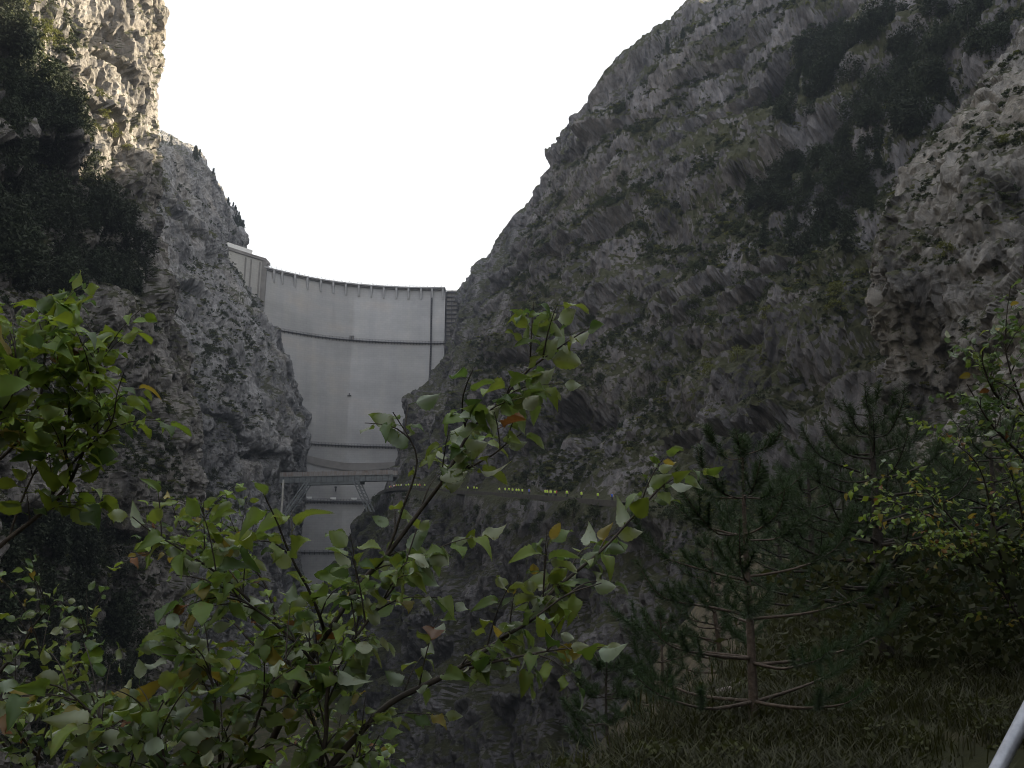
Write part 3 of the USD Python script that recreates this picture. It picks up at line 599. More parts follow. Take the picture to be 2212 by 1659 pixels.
def pick(surf, poly, n, seed, up=None, belt=0):
    """n places of a cliff within an outline of the photograph, ledges first"""
    ok = surf['ok'] & inside(poly, surf['px'])
    ii = np.argwhere(ok)
    if not len(ii): return np.zeros((0, 3))
    r = np.random.default_rng(seed)
    nz = surf['N'][ii[:, 0], ii[:, 1], 2]; w = np.clip(nz + .25, .02, 1) ** 2 if up is None else np.clip(nz + up, .02, 1) ** 2
    w = w * surf['A'][ii[:, 0], ii[:, 1]] ** .5
    if belt: w = w * np.clip(fbm(surf['G'][ii[:, 0], ii[:, 1]] / belt, 3, 91) * 5 - 2.1, .03, 1)
    k = r.choice(len(ii), size=min(n, len(ii)), replace=False, p=w / w.sum())
    return surf['G'][ii[k, 0], ii[k, 1]]

protos = {}
def scatter(kind, surf, poly, n, smin, smax, seed, label, group, up=None, make=None):
    pts = pick(surf, poly, n, seed, up); r = np.random.default_rng(seed + 1)
    for p in pts:
        sc = r.uniform(smin, smax)
        lab = label
        if kind not in protos:
            t = make(lab); protos[kind] = t
            tag(t, lab, None, group)
            t.GetAttribute('xformOp:translate').Set(Gf.Vec3d(*map(float, p)))
        else: copy_of(protos[kind], p, r.uniform(0, 6.28), sc, lab, group, sc * r.uniform(.8, 1.25))

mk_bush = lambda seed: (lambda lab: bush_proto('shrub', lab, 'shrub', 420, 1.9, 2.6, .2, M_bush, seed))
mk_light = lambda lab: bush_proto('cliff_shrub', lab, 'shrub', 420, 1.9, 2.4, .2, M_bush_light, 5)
mk_pine = lambda lab: bush_proto('ledge_pine', lab, 'pine tree', 900, 1.6, 6.0, .26, M_conifer, 6, shape='cone')
mk_tree = lambda lab: bush_proto('ledge_tree', lab, 'tree', 1100, 2.6, 5.2, .26, M_tree, 8)
# left buttress
scatter('tree', left, [(0, 40), (60, 150), (110, 200), (0, 250)], 26, 1.0, 1.6, 100, 'dark bushy tree below the sunlit corner, in the top of the wooded band', 'trees in the top of the left wooded band', 1.2, mk_tree)
scatter('tree', left, [(0, 250), (110, 200), (140, 240), (180, 340), (220, 410), (0, 430)], 46, 1.0, 1.6, 104, 'dark bushy tree in the middle of the wooded band on the left cliff', 'trees in the middle of the left wooded band', 1.2, mk_tree)
scatter('tree', left, [(0, 430), (220, 410), (300, 560), (330, 650), (0, 640)], 63, 1.0, 1.6, 106, 'dark bushy tree in the shaded foot of the wooded band on the left cliff', 'trees in the foot of the left wooded band', 1.2, mk_tree)
scatter('tree', left, [(0, 1180), (120, 1150), (330, 1180), (340, 1560), (0, 1659)], 50, .9, 1.6, 105, 'dark bushy tree on the slope at the foot of the left cliff', 'trees at the foot of the left cliff', 1.0, mk_tree)
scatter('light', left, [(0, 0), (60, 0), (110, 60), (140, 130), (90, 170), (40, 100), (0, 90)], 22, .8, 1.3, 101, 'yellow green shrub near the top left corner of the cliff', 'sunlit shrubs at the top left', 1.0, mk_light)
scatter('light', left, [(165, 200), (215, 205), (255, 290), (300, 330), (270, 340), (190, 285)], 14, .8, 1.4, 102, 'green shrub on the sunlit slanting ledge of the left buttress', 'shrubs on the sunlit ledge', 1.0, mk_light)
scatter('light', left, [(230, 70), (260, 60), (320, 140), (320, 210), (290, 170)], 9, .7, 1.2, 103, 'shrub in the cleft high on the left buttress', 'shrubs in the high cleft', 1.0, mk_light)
# cliff behind the buttress
scatter('pine', leftw, [(330, 250), (380, 290), (440, 340), (490, 410), (530, 480), (505, 505), (440, 420), (380, 370), (330, 345)], 20, .6, 1.3, 110, 'small dark pine along the skyline left of the dam', 'pines on the skyline left of the dam', 1.0, mk_pine)
scatter('pine', leftw, [(500, 430), (560, 500), (560, 570), (520, 560), (500, 530)], 20, .6, 1.2, 111, 'small dark pine on the ridge just above the dam wing', 'pines above the dam wing', 1.5, mk_pine)
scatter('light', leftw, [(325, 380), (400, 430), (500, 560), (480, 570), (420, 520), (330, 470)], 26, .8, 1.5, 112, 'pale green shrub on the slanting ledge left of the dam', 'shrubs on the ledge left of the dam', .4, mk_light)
scatter('shrub', leftw, [(420, 720), (470, 700), (520, 800), (500, 860), (440, 800)], 24, .8, 1.5, 113, 'green shrub on the grey cliff face left of the dam', 'shrubs on the grey left cliff face', .4, mk_bush(9))
scatter('shrub', leftw, [(380, 1000), (450, 960), (480, 1100), (420, 1160), (370, 1080)], 26, .8, 1.5, 114, 'green shrub in the gully at the foot of the left cliff', 'shrubs in the left gully', .4, mk_bush(9))
# right wall
scatter('shrub', right, [(1180, 420), (1340, 320), (1440, 300), (1480, 430), (1330, 620), (1200, 760), (1080, 800), (1140, 560)], 45, .8, 1.5, 120, 'dark shrub on the upper far half of the right slope', 'shrubs on the far right slope', .35, mk_bush(9))
scatter('shrub', right, [(1250, 700), (1550, 560), (1700, 640), (1500, 760), (1380, 900), (1230, 900)], 40, .7, 1.4, 121, 'dark shrub on the middle ledges of the right slope', 'shrubs on the middle right slope', .35, mk_bush(9))
scatter('tree', right, [(1860, 40), (1930, 30), (1930, 330), (1900, 350), (1780, 330), (1680, 250), (1700, 150)], 36, 1.0, 1.7, 122, 'dark tree in the left half of the wooded patch high on the right slope', 'trees in the left half of the high right patch', .8, mk_tree)
scatter('tree', right, [(1930, 30), (2130, 20), (2190, 90), (2050, 240), (1930, 330)], 28, 1.0, 1.7, 128, 'dark tree in the right half of the wooded patch above the near rib', 'trees in the right half of the high right patch', .8, mk_tree)
scatter('tree', right, [(1640, 300), (1800, 340), (1900, 400), (1850, 520), (1700, 560), (1620, 460)], 34, .9, 1.4, 123, 'dark tree on the steep ground below the high right patch', 'trees below the high right patch', .8, mk_tree)
scatter('pine', right, [(1230, 240), (1320, 110), (1430, 20), (1540, -40), (1620, 0), (1480, 100), (1350, 200), (1260, 320)], 34, .5, 1.0, 124, 'small dark shrub tree along the skyline of the right slope', 'small trees on the right skyline', 1.0, mk_pine)
scatter('shrub', right, [(800, 1080), (880, 1080), (1000, 1090), (1180, 1100), (1380, 1110), (1380, 1180), (1150, 1180), (900, 1130), (820, 1120)], 42, .6, 1.3, 125, 'dark shrub just under the walkers trail on the right wall', 'shrubs under the trail', .8, mk_bush(9))
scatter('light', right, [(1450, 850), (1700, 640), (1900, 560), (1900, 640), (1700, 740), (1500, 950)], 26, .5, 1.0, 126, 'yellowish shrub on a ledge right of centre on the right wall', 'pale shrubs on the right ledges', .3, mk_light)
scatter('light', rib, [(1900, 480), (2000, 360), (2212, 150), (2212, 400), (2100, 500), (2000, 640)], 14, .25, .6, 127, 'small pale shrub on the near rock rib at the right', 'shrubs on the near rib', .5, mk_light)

WOODS = [(left, [(0, 40), (60, 150), (140, 240), (180, 340), (240, 450), (300, 560), (330, 650), (0, 640)], 90), (right, [(1800, 20), (2212, 0), (2212, 90), (2050, 260), (1930, 380), (1880, 540), (1700, 600), (1600, 470), (1660, 250), (1690, 150)], 150), (left, [(0, 1180), (330, 1180), (340, 1560), (0, 1659)], 70)]
# scrub that nobody could count: one instancer
def instancer(name, protos_, pts, scales, rots, which, label, catg):
    pi = UsdGeom.PointInstancer.Define(stage, '/World/' + name)
    for k, (msh, mm) in enumerate(protos_):
        q = usdkit.mesh(stage, f'/World/{name}/tuft_{k}' if k else f'/World/{name}/tuft', msh, mm)
        pi.CreatePrototypesRel().AddTarget(q.GetPath())
    pi.CreatePositionsAttr(Vt.Vec3fArray.FromNumpy(np.asarray(pts, np.float32)))
    pi.CreateProtoIndicesAttr(Vt.IntArray.FromNumpy(np.asarray(which, np.int32)))
    pi.CreateScalesAttr(Vt.Vec3fArray.FromNumpy(np.asarray(scales, np.float32)))
    h_ = np.asarray(rots) / 2
    pi.CreateOrientationsAttr(Vt.QuathArray([Gf.Quath(float(math.cos(a)), 0, 0, float(math.sin(a))) for a in h_]))
    tag(pi.GetPrim(), label, catg, None, 'stuff')
wd = np.vstack([pick(a, b_, c_, 300 + k, 1.0) for k, (a, b_, c_) in enumerate(WOODS)]); r = np.random.default_rng(10)
wt = foliage(700, 2.2, 4.4, .3, 35)
instancer('wood', [(wt, M_tree), (foliage(600, 1.5, 5.6, .28, 36, 'cone'), M_conifer)], wd, np.repeat(r.uniform(.7, 1.2, (len(wd), 1)), 3, 1), r.uniform(0, 6.28, len(wd)), r.integers(0, 2, len(wd)), 'dense dark wood filling the bands between the single cliff trees', 'wood')
sp = [pick(right, [(900, 1000), (1100, 560), (1300, 200), (1560, 0), (2212, 0), (2212, 300), (1900, 1100), (1400, 1250), (900, 1200)], 13000, 200, .25, 30),
      pick(left, [(0, 0), (140, 0), (330, 640), (400, 1100), (340, 1500), (0, 1659)], 4000, 201, .1, 20), pick(leftw, [(330, 300), (545, 550), (620, 950), (600, 1200), (350, 1300)], 1100, 202, .1, 22),
      pick(rib, [(1900, 400), (2212, 100), (2212, 1000), (1900, 900)], 900, 203, .1, 9), pick(left, [(0, 1150), (330, 1150), (330, 1659), (0, 1659)], 2500, 204, .6, 12)]
sp = np.vstack(sp); td, _ = cKDTree(tpts).query(sp); sp = sp[td > 4.5]; r = np.random.default_rng(9); s_ = r.uniform(.3, 1.0, len(sp)) ** 1.3
instancer('scrub', [(foliage(120, 1.0, .9, .17, 31), M_bush), (foliage(120, 1.0, .7, .17, 32), M_bush_light), (foliage(100, .8, 1.3, .15, 33), M_conifer)], sp, np.repeat(s_[:, None] * np.clip(np.linalg.norm(sp, axis=1) / 230, .5, 1.5)[:, None] * 1.5, 3, 1), r.uniform(0, 6.28, len(sp)), r.choice(3, len(sp), p=[.6, .12, .28]), 'low dark scrub and grass tufts clinging to the gorge walls', 'scrub')

# ------------------------------------------------------------------ walkers on the trail
def body_mesh(step, arm):
    J = dict(hip=(0, 0, .92), chest=(0, .02, 1.28), neck=(0, 0, 1.47), head=(0, -.02, 1.62), shl=(-.19, 0, 1.42), shr=(.19, 0, 1.42),
             ell=(-.25, -.02 + arm * .1, 1.14), elr=(.25, -.02 - arm * .1, 1.14), hal=(-.24, -.14 + arm * .2, .92), har=(.24, -.14 - arm * .2, .92),
             hl=(-.1, 0, .9), hr=(.1, 0, .9), kl=(-.11, -.05 - step * .12, .5), kr=(.11, -.05 + step * .12, .5), al=(-.11, .04 - step * .24, .09), ar=(.11, .04 + step * .24, .09), tl=(-.12, -.12 - step * .24, .04), tr=(.12, -.12 + step * .24, .04))
    rad = dict(hip=.15, chest=.17, neck=.065, head=.105, shl=.075, shr=.075, ell=.05, elr=.05, hal=.042, har=.042, hl=.1, hr=.1, kl=.068, kr=.068, al=.05, ar=.05, tl=.042, tr=.042)
    def sph(k): return mf.Manifold.sphere(rad[k], 10).translate(J[k])
    M_ = mf.Manifold()
    for a, b_ in (('hip', 'chest'), ('chest', 'neck'), ('chest', 'shl'), ('chest', 'shr'), ('shl', 'ell'), ('shr', 'elr'), ('ell', 'hal'), ('elr', 'har'), ('hip', 'hl'), ('hip', 'hr'), ('hl', 'kl'), ('hr', 'kr'), ('kl', 'al'), ('kr', 'ar'), ('al', 'tl'), ('ar', 'tr'), ('neck', 'head')):
        M_ = M_ + mf.Manifold.batch_hull([sph(a), sph(b_)])
    torso = mf.Manifold.batch_hull([mf.Manifold.sphere(.18, 12).translate((0, 0, .98)), mf.Manifold.sphere(.195, 12).translate((0, .01, 1.27)), mf.Manifold.sphere(.095, 10).translate((-.18, 0, 1.4)), mf.Manifold.sphere(.095, 10).translate((.18, 0, 1.4))])
    legs = mf.Manifold()
    for s_ in 'lr':
        for a, b_ in (('h' + s_, 'k' + s_), ('k' + s_, 'a' + s_)):
            legs = legs + mf.Manifold.batch_hull([mf.Manifold.sphere(rad[a] + .018, 10).translate(J[a]), mf.Manifold.sphere(rad[b_] + .018, 10).translate(J[b_])])
    hair = mf.Manifold.sphere(.112, 10).translate((0, .015, 1.65))
    return M_, torso, legs, hair
M_skin = plain('skin', (.45, .29, .21), .6, vary=.05); M_hair = plain('dark_hair', (.04, .03, .025), .8); M_trouser = plain('dark_trousers', (.03, .032, .045), .85)
VEST = {'yellow': plain('yellow_vest', (.48, .75, .07), .6, vary=.06), 'red': plain('red_jacket', (.45, .03, .05), .7, vary=.1), 'blue': plain('blue_jacket', (.05, .12, .5), .7, vary=.1), 'white': plain('white_shirt', (.7, .7, .68), .7, vary=.05)}
seq = [(245, 'yellow'), (256, 'red'), (270, 'red'), (284, 'white'), (296, 'red'), (308, 'yellow'), (318, 'yellow'), (326, 'yellow'), (334, 'yellow'), (345, 'white'), (368, 'yellow'), (385, 'yellow'), (420, 'yellow'), (432, 'yellow'), (445, 'yellow'), (462, 'yellow'), (482, 'red'), (497, 'red'), (522, 'yellow'),
       (880, 'yellow'), (908, 'yellow'), (926, 'yellow'), (1120, 'yellow'), (1155, 'yellow'), (1198, 'yellow'), (1212, 'yellow'), (1245, 'yellow'), (1276, 'yellow'), (1300, 'yellow'), (1355, 'blue'), (1480, 'yellow'), (1513, 'yellow'), (1527, 'yellow'), (1542, 'yellow'), (1562, 'red'), (1577, 'yellow'), (1650, 'yellow'), (1775, 'yellow'), (1895, 'yellow'), (1998, 'blue')]
LBL = {'yellow': 'person walking in a bright yellow vest and dark trousers on the trail', 'red': 'person walking in a red jacket and dark trousers on the trail', 'blue': 'person walking in a blue jacket and dark trousers on the trail', 'white': 'person walking in a white top and dark trousers on the trail'}
GRP = {'yellow': 'walkers in yellow vests', 'red': 'walkers in red jackets', 'blue': 'walkers in blue jackets', 'white': 'walkers in white tops'}
pp_ = {}
for k, (cx, col) in enumerate(seq):
    px = (900 + cx * .3165) * .864
    t = np.interp(px, tpx[:, 0], np.arange(len(tpx))); i0 = int(t); fr = t - i0
    p = tpts[i0] * (1 - fr) + tpts[min(i0 + 1, n - 1)] * fr + np.array([0, 0, .35])
    p = p + side[i0] * R.uniform(.1, 1.2)
    d = tpts[min(i0 + 1, n - 1)] - tpts[i0]; rz = math.atan2(d[0], -d[1]) + (math.pi if R.random() < .2 else 0) + R.uniform(-.3, .3)
    if col not in pp_:
        bm, tm, lm, hm = body_mesh(R.choice([-1, 1]) * .8, R.choice([-1, 1]) * .8)
        t_ = thing('person', LBL[col], 'person', GRP[col], p)
        obj('body', bm, M_skin, t_, smooth=50); obj('vest' if col == 'yellow' else 'jacket', tm, VEST[col], t_, smooth=50); obj('trousers', lm, M_trouser, t_, smooth=50); obj('hair', hm, M_hair, t_, smooth=50)
        pp_[col] = t_
    else: copy_of(pp_[col], p, rz, R.uniform(.95, 1.08), LBL[col], GRP[col])

# ------------------------------------------------------------------ foreground shrubs: branches and single leaves
def leaf_mesh(L, W, curl, fold, wave, seed):
    """an ovate toothed leaf with a midrib fold, along +y from its stalk, upper side +z"""
    r = np.random.default_rng(seed)
    ts = np.r_[0, .04, np.linspace(.1, .96, 13), 1.0]; ws = np.interp(ts, [0, .04, .1, .2, .32, .45, .6, .75, .87, .96, 1.0], [.06, .3, .56, .82, .97, 1.0, .9, .68, .4, .13, .01])
    V = []
    for q, (t, w) in enumerate(zip(ts, ws)):
        z = -curl * t * t * L; y = L * t * (1 - .18 * curl * t)
        tooth = 1 + (.06 if q % 2 else -.05) + r.uniform(-.04, .04)
        for s_ in (-1, -.5, 0, .5, 1):
            ww = W / 2 * w * (tooth if abs(s_) == 1 else 1)
            V.append((s_ * ww, y - (.05 * L * w if abs(s_) == 1 else 0) + .03 * L * abs(s_), z + fold * abs(s_) * ww + wave * W * .2 * math.sin(t * 7 + s_ * 2.0) * s_ * s_ + (.016 * L * w * (1 if q % 2 else -1) if abs(s_) == .5 else 0)))
    V = np.array(V); f = []
    for i_ in range(len(ts) - 1):
        for j in range(4):
            a = i_ * 5 + j; f += [[a, a + 1, a + 6], [a, a + 6, a + 5]]
    st = tube([(0, -.28 * L, 0), (0, 0, 0)], L * .012, 3, cap=False)
    return cat([(V, np.array(f)), st])
LEAVES = [leaf_mesh(1.0, R.uniform(.5, .72), R.uniform(.0, 1.0), R.uniform(.0, .75), R.uniform(.3, 1.2), 300 + k) for k in range(14)]

def frame(y, z):
    y = y / np.linalg.norm(y); x = np.cross(y, z); x /= np.linalg.norm(x) + 1e-9; return np.stack([x, y, np.cross(x, y)], 1)

class Shrub:
    def __init__(self, name, label, mats, seed, weights=(.42, .33, .2, .03, .02), most=300):
        self.t = thing(name, label, 'shrub'); self.mats = mats; self.r = np.random.default_rng(seed); self.w = weights; self.n = 0; self.most = most; self.leaves = []
    def branch(self, pts, r0, r1, n=16, leaf=.08, start=.3, spacing=.05, twigs=0, twig_len=.25, flip=.34, wob=.012, droop=.35):
        r = self.r; c = curve(pts, n); c = c + gaussian_filter(r.normal(size=c.shape), (1.2, 0)) * wob * np.linspace(0, 1, n)[:, None]
        obj('branch', tube(c, np.linspace(r0, r1, n), 6), M_bark, self.t, smooth=True)
        self.line(c, leaf, start, spacing, flip, droop)
        for k in range(twigs):
            t = r.uniform(max(.12, start - .1), .95); i_ = int(t * (n - 2)); base = c[i_]; d = c[i_ + 1] - c[i_]; d /= np.linalg.norm(d)
            o = r.normal(size=3); o -= d * (o @ d); o /= np.linalg.norm(o); o[2] += .25
            dd = d * .7 + o * .85; dd /= np.linalg.norm(dd); L = twig_len * r.uniform(.5, 1.25)
            tw = curve([base, base + dd * L * .5 + [0, 0, .02], base + dd * L + [0, 0, -.03 * L / .25 + .02]], 7)
            obj('twig', tube(tw, np.linspace(r1 * 1.1 + .0008, .0011, 7), 5), M_bark, self.t, smooth=True)
            self.line(tw, leaf * r.uniform(.8, 1.1), .2, spacing * .8, flip, droop)
    def line(self, c, leaf, start, spacing, flip, droop):
        r = self.r; s = np.r_[0, np.cumsum(np.linalg.norm(np.diff(c, axis=0), axis=1))]; x = start * s[-1]; k = r.integers(2)
        while x <= s[-1] + 1e-6:
            p = np.array([np.interp(x, s, c[:, j]) for j in range(3)]); q = np.array([np.interp(min(x + .01, s[-1]), s, c[:, j]) - np.interp(max(x - .01, 0), s, c[:, j]) for j in range(3)]); q /= np.linalg.norm(q) + 1e-9
            k += 1; tip = x > s[-1] - spacing
            sd = np.cross(q, [0, 0, 1.0]); sd /= np.linalg.norm(sd) + 1e-9
            y = q * r.uniform(.3, .9) + sd * (1 if k % 2 else -1) * (r.uniform(.2, .5) if tip else r.uniform(.6, 1.1)) + np.array([0, 0, -droop]) * r.uniform(0, 1.4) + r.normal(size=3) * .25
            z = np.array([0, 0, 1.0]) + r.normal(size=3) * .5
            if r.random() < flip: z = z * np.array([1, 1, -.25]) + np.array([r.normal() * .4, .9, 0])
            self.leaf(p + y / np.linalg.norm(y) * leaf * .25, y, z, leaf * r.uniform(.6, 1.15))
            x += spacing * r.uniform(.6, 1.4)
    def leaf(self, p, y, z, L):
        q, _ = project(p)
        if 835 < q[0] < 1330 and 1030 < q[1] < 1100 and self.r.random() < .8: return      # a gap through which the trail is seen
        self.leaves.append((p, y, z, L))
    def finish(self, px_min=9):
        keep, rest = [], []
        big = sorted(range(len(self.leaves)), key=lambda i_: -self.leaves[i_][3] / self.leaves[i_][0][1])
        chosen = set(big[:self.most]); groups = {}
        for i_, (p, y, z, L) in enumerate(self.leaves):
            msh = LEAVES[self.r.integers(len(LEAVES))]; m_ = self.r.choice(len(self.mats), p=self.w)
            v = (msh[0] * L) @ frame(y, z).T + p
            if i_ in chosen: obj('leaf', (v, msh[1]), self.mats[m_], self.t, smooth=True)
            else: groups.setdefault(m_, []).append((v, msh[1]))
        for m_, q in groups.items(): obj('foliage', cat(q), self.mats[m_], self.t, smooth=True, kind='stuff')
        return len(self.leaves)

def pl(Y0, Y1, *pts):
    k = len(pts); return [at(a, b_, Y0 + (Y1 - Y0) * j / (k - 1)) for j, (a, b_) in enumerate(pts)]

A = Shrub('leafy_shrub', 'large shrub with pale backed leaves on dark branches in the foreground middle', M_leaf, 1)
A.branch(pl(2.9, 2.9, (470, 1850), (560, 1659), (608, 1560), (660, 1440), (705, 1370), (770, 1270), (833, 1200), (900, 1110), (960, 1030), (1010, 935), (1090, 850), (1180, 765), (1285, 705)), .013, .002, 40, .086, .3, .036, 18, .2)
A.branch(pl(2.8, 3.0, (600, 1800), (709, 1659), (767, 1595), (845, 1517), (923, 1478), (1001, 1435), (1079, 1380), (1150, 1320), (1250, 1230), (1340, 1140), (1420, 1050), (1440, 1000)), .012, .002, 36, .08, .3, .037, 17, .2)
A.branch(pl(2.8, 2.7, (640, 1850), (689, 1659), (708, 1564), (712, 1505), (750, 1408), (818, 1310), (869, 1232), (900, 1150)), .010, .002, 24, .08, .28, .036, 12, .2)
A.branch(pl(2.9, 2.6, (712, 1505), (690, 1450), (650, 1400), (560, 1320), (470, 1270), (380, 1240)), .006, .0018, 18, .076, .15, .036, 12, .22)
A.branch(pl(2.9, 2.6, (705, 1370), (693, 1341), (654, 1240), (611, 1154), (570, 1065)), .006, .0018, 16, .085, .25, .045, 3, .16)
A.branch(pl(2.7, 2.6, (430, 1850), (474, 1659), (466, 1545), (462, 1486), (440, 1440), (380, 1400)), .007, .0018, 16, .076, .25, .036, 10, .22)
A.branch(pl(2.9, 2.7, (923, 1478), (1020, 1440), (1100, 1420), (1200, 1405), (1310, 1390)), .005, .0016, 14, .075, .2, .045, 4, .16)
A.branch(pl(2.9, 2.8, (1079, 1380), (1150, 1340), (1220, 1290), (1300, 1255)), .005, .0016, 12, .07, .2, .045, 4, .15)
A.branch(pl(2.9, 2.8, (833, 1200), (870, 1100), (900, 1000), (880, 940), (850, 880)), .005, .0016, 14, .082, .3, .05, 3, .14)
A.branch(pl(2.9, 2.7, (960, 1030), (1060, 990), (1140, 930)), .004, .0016, 10, .082, .2, .05, 3, .14)
A.branch(pl(2.9, 2.7, (1010, 935), (1000, 860), (1030, 800)), .004, .0016, 10, .082, .2, .05, 2, .12)
A.branch(pl(2.9, 2.7, (600, 1560), (520, 1500), (400, 1480), (330, 1560), (270, 1640)), .005, .0016, 14, .072, .2, .038, 9, .22)
A.branch(pl(2.8, 2.7, (709, 1659), (780, 1640), (820, 1600)), .004, .0016, 10, .06, .2, .045, 4, .15)
A.branch(pl(2.7, 2.6, (500, 1800), (480, 1700), (560, 1560), (600, 1440), (640, 1370)), .006, .0016, 16, .074, .3, .038, 9, .22)
A.branch(pl(2.8, 2.8, (640, 1850), (720, 1700), (690, 1600), (640, 1510), (560, 1470)), .006, .0016, 16, .074, .25, .038, 8, .22)
A.branch(pl(2.8, 2.6, (560, 1320), (460, 1230), (360, 1170), (280, 1120)), .005, .0016, 14, .082, .2, .04, 7, .18)
A.branch(pl(2.6, 2.4, (300, 1850), (260, 1640), (200, 1540), (120, 1480), (40, 1470)), .006, .0016, 16, .078, .3, .038, 12, .22)
A.branch(pl(2.6, 2.5, (380, 1850), (360, 1659), (340, 1560), (380, 1500)), .006, .0016, 14, .074, .3, .038, 9, .22)
nA = A.finish()

B = Shrub('broadleaf_shrub', 'dense yellow green shrub at the left edge in front of the cliff', M_bright, 2, (.46, .37, .13, .03, .01))
B.branch(pl(3.6, 3.5, (-120, 1320), (0, 1180), (90, 1110), (160, 1025), (195, 930), (205, 850), (215, 760), (190, 700)), .012, .002, 24, .1, .45, .042, 16, .28)
B.branch(pl(3.6, 3.3, (90, 1110), (160, 1000), (230, 930), (250, 860), (262, 800)), .006, .0018, 16, .075, .35, .042, 9, .22)
B.branch(pl(3.6, 3.6, (-120, 1100), (-20, 1010), (50, 940), (90, 850), (100, 760), (90, 690), (60, 645)), .009, .0018, 20, .1, .3, .04, 16, .28)
B.branch(pl(3.4, 3.3, (-120, 1010), (-40, 930), (20, 860), (40, 780), (30, 720)), .008, .0018, 18, .1, .2, .04, 14, .26)
B.branch(pl(3.6, 3.5, (160, 1025), (140, 960), (150, 870), (140, 780), (150, 720)), .005, .0016, 16, .1, .2, .04, 11, .22)
B.branch(pl(3.6, 3.8, (20, 1165), (60, 1050), (100, 980), (180, 900), (220, 860)), .005, .0016, 14, .075, .35, .045, 8, .22)
nB = B.finish()

D = Shrub('small_leaved_shrub', 'fine leaved shrub with dark stems behind the middle shrub on its left', M_bright, 3, (.3, .36, .22, .07, .05))
for br_ in [[(650, 1480), (603, 1396), (533, 1326), (478, 1224), (400, 1146), (368, 1076)], [(533, 1326), (470, 1180), (440, 1120), (430, 1070)], [(603, 1396), (580, 1280), (520, 1180), (500, 1110)], [(478, 1224), (400, 1200), (330, 1190), (300, 1160)], [(640, 1440), (560, 1400), (470, 1330), (390, 1330)],
            [(700, 1659), (680, 1560), (640, 1450), (660, 1350), (640, 1270)], [(760, 1700), (790, 1600), (830, 1640), (860, 1640)], [(560, 1700), (600, 1620), (700, 1600), (760, 1620)], [(640, 1440), (760, 1380), (780, 1300), (700, 1250)]]:
    D.branch(pl(6.3, 6.0, *br_), .011, .002, 16, .07, .2, .055, 9, .32)
nD = D.finish()

E = Shrub('low_shrub', 'dark straggling shrub with sparse leaves in the bottom left corner', M_leaf, 4, (.3, .3, .32, .05, .03))
for br_ in [[(60, 1800), (80, 1640), (110, 1520), (90, 1420), (60, 1330), (0, 1240)], [(-40, 1500), (40, 1400), (90, 1330), (140, 1290)], [(110, 1520), (160, 1450), (190, 1380), (160, 1310)], [(60, 1659), (-20, 1560), (-30, 1480)], [(140, 1750), (190, 1640), (260, 1560), (300, 1530)], [(90, 1640), (40, 1580), (10, 1520)], [(190, 1640), (140, 1560), (60, 1520)], [(260, 1750), (300, 1650), (360, 1600)]]:
    E.branch(pl(4.6, 4.3, *br_), .009, .0018, 16, .065, .2, .06, 6, .28)
nE = E.finish()

H = Shrub('autumn_shrub', 'yellow green leafy shrub among the pines at the right edge', M_bright, 5, (.36, .36, .12, .11, .05))
for br_ in [[(2300, 1500), (2180, 1300), (2080, 1150), (1980, 1040), (1900, 990)], [(2180, 1300), (2150, 1150), (2120, 1020), (2030, 940)], [(2250, 1400), (2220, 1180), (2190, 1040), (2150, 960)], [(2080, 1150), (1980, 1100), (1900, 1080)], [(2300, 1300), (2230, 1120), (2210, 990)], [(2150, 1250), (2060, 1190), (1960, 1170)]]:
    H.branch(pl(11.0, 10.0, *br_), .02, .004, 18, .085, .25, .07, 14, .6)
nH = H.finish()

K = Shrub('dark_shrub', 'tall dark green leafy bush in the shade at the right edge of the picture', M_leaf, 6, (.25, .1, .63, .01, .01))
for br_ in [[(2420, 1400), (2300, 1100), (2220, 900), (2170, 740), (2180, 620)], [(2300, 1100), (2220, 1000), (2130, 900), (2090, 830)], [(2400, 1000), (2290, 800), (2230, 660), (2210, 570)], [(2220, 900), (2150, 850), (2120, 760)]]:
    K.branch(pl(9.5, 9.0, *br_), .024, .004, 18, .1, .25, .07, 16, .55)
nK = K.finish()

# ------------------------------------------------------------------ young pines on the bank
def needles_along(c, r, n_per_m, L, lean=.75, start=0.0):
    s = np.r_[0, np.cumsum(np.linalg.norm(np.diff(c, axis=0), axis=1))]; n_ = max(4, int(s[-1] * n_per_m * (1 - start)))
    x = r.uniform(start, 1, n_) * s[-1]; p = np.stack([np.interp(x, s, c[:, j]) for j in range(3)], 1)
    d = np.gradient(c, axis=0); d /= np.linalg.norm(d, axis=1, keepdims=True); dd = np.stack([np.interp(x, s, d[:, j]) for j in range(3)], 1)
    o = np.cross(dd, r.normal(size=(n_, 3))); o /= np.linalg.norm(o, axis=1, keepdims=True)
    t = dd * lean + o; t /= np.linalg.norm(t, axis=1, keepdims=True); w = np.cross(t, r.normal(size=(n_, 3))); w /= np.linalg.norm(w, axis=1, keepdims=True)
    LL = L * r.uniform(.7, 1.15, (n_, 1)); w = w * .0017 * (L / .07)
    v = np.stack([p - w, p + w, p + t * LL + [0, 0, -.004]], 1).reshape(-1, 3)
    i_ = np.arange(n_) * 3
    return v, np.stack([i_, i_ + 1, i_ + 2], 1)

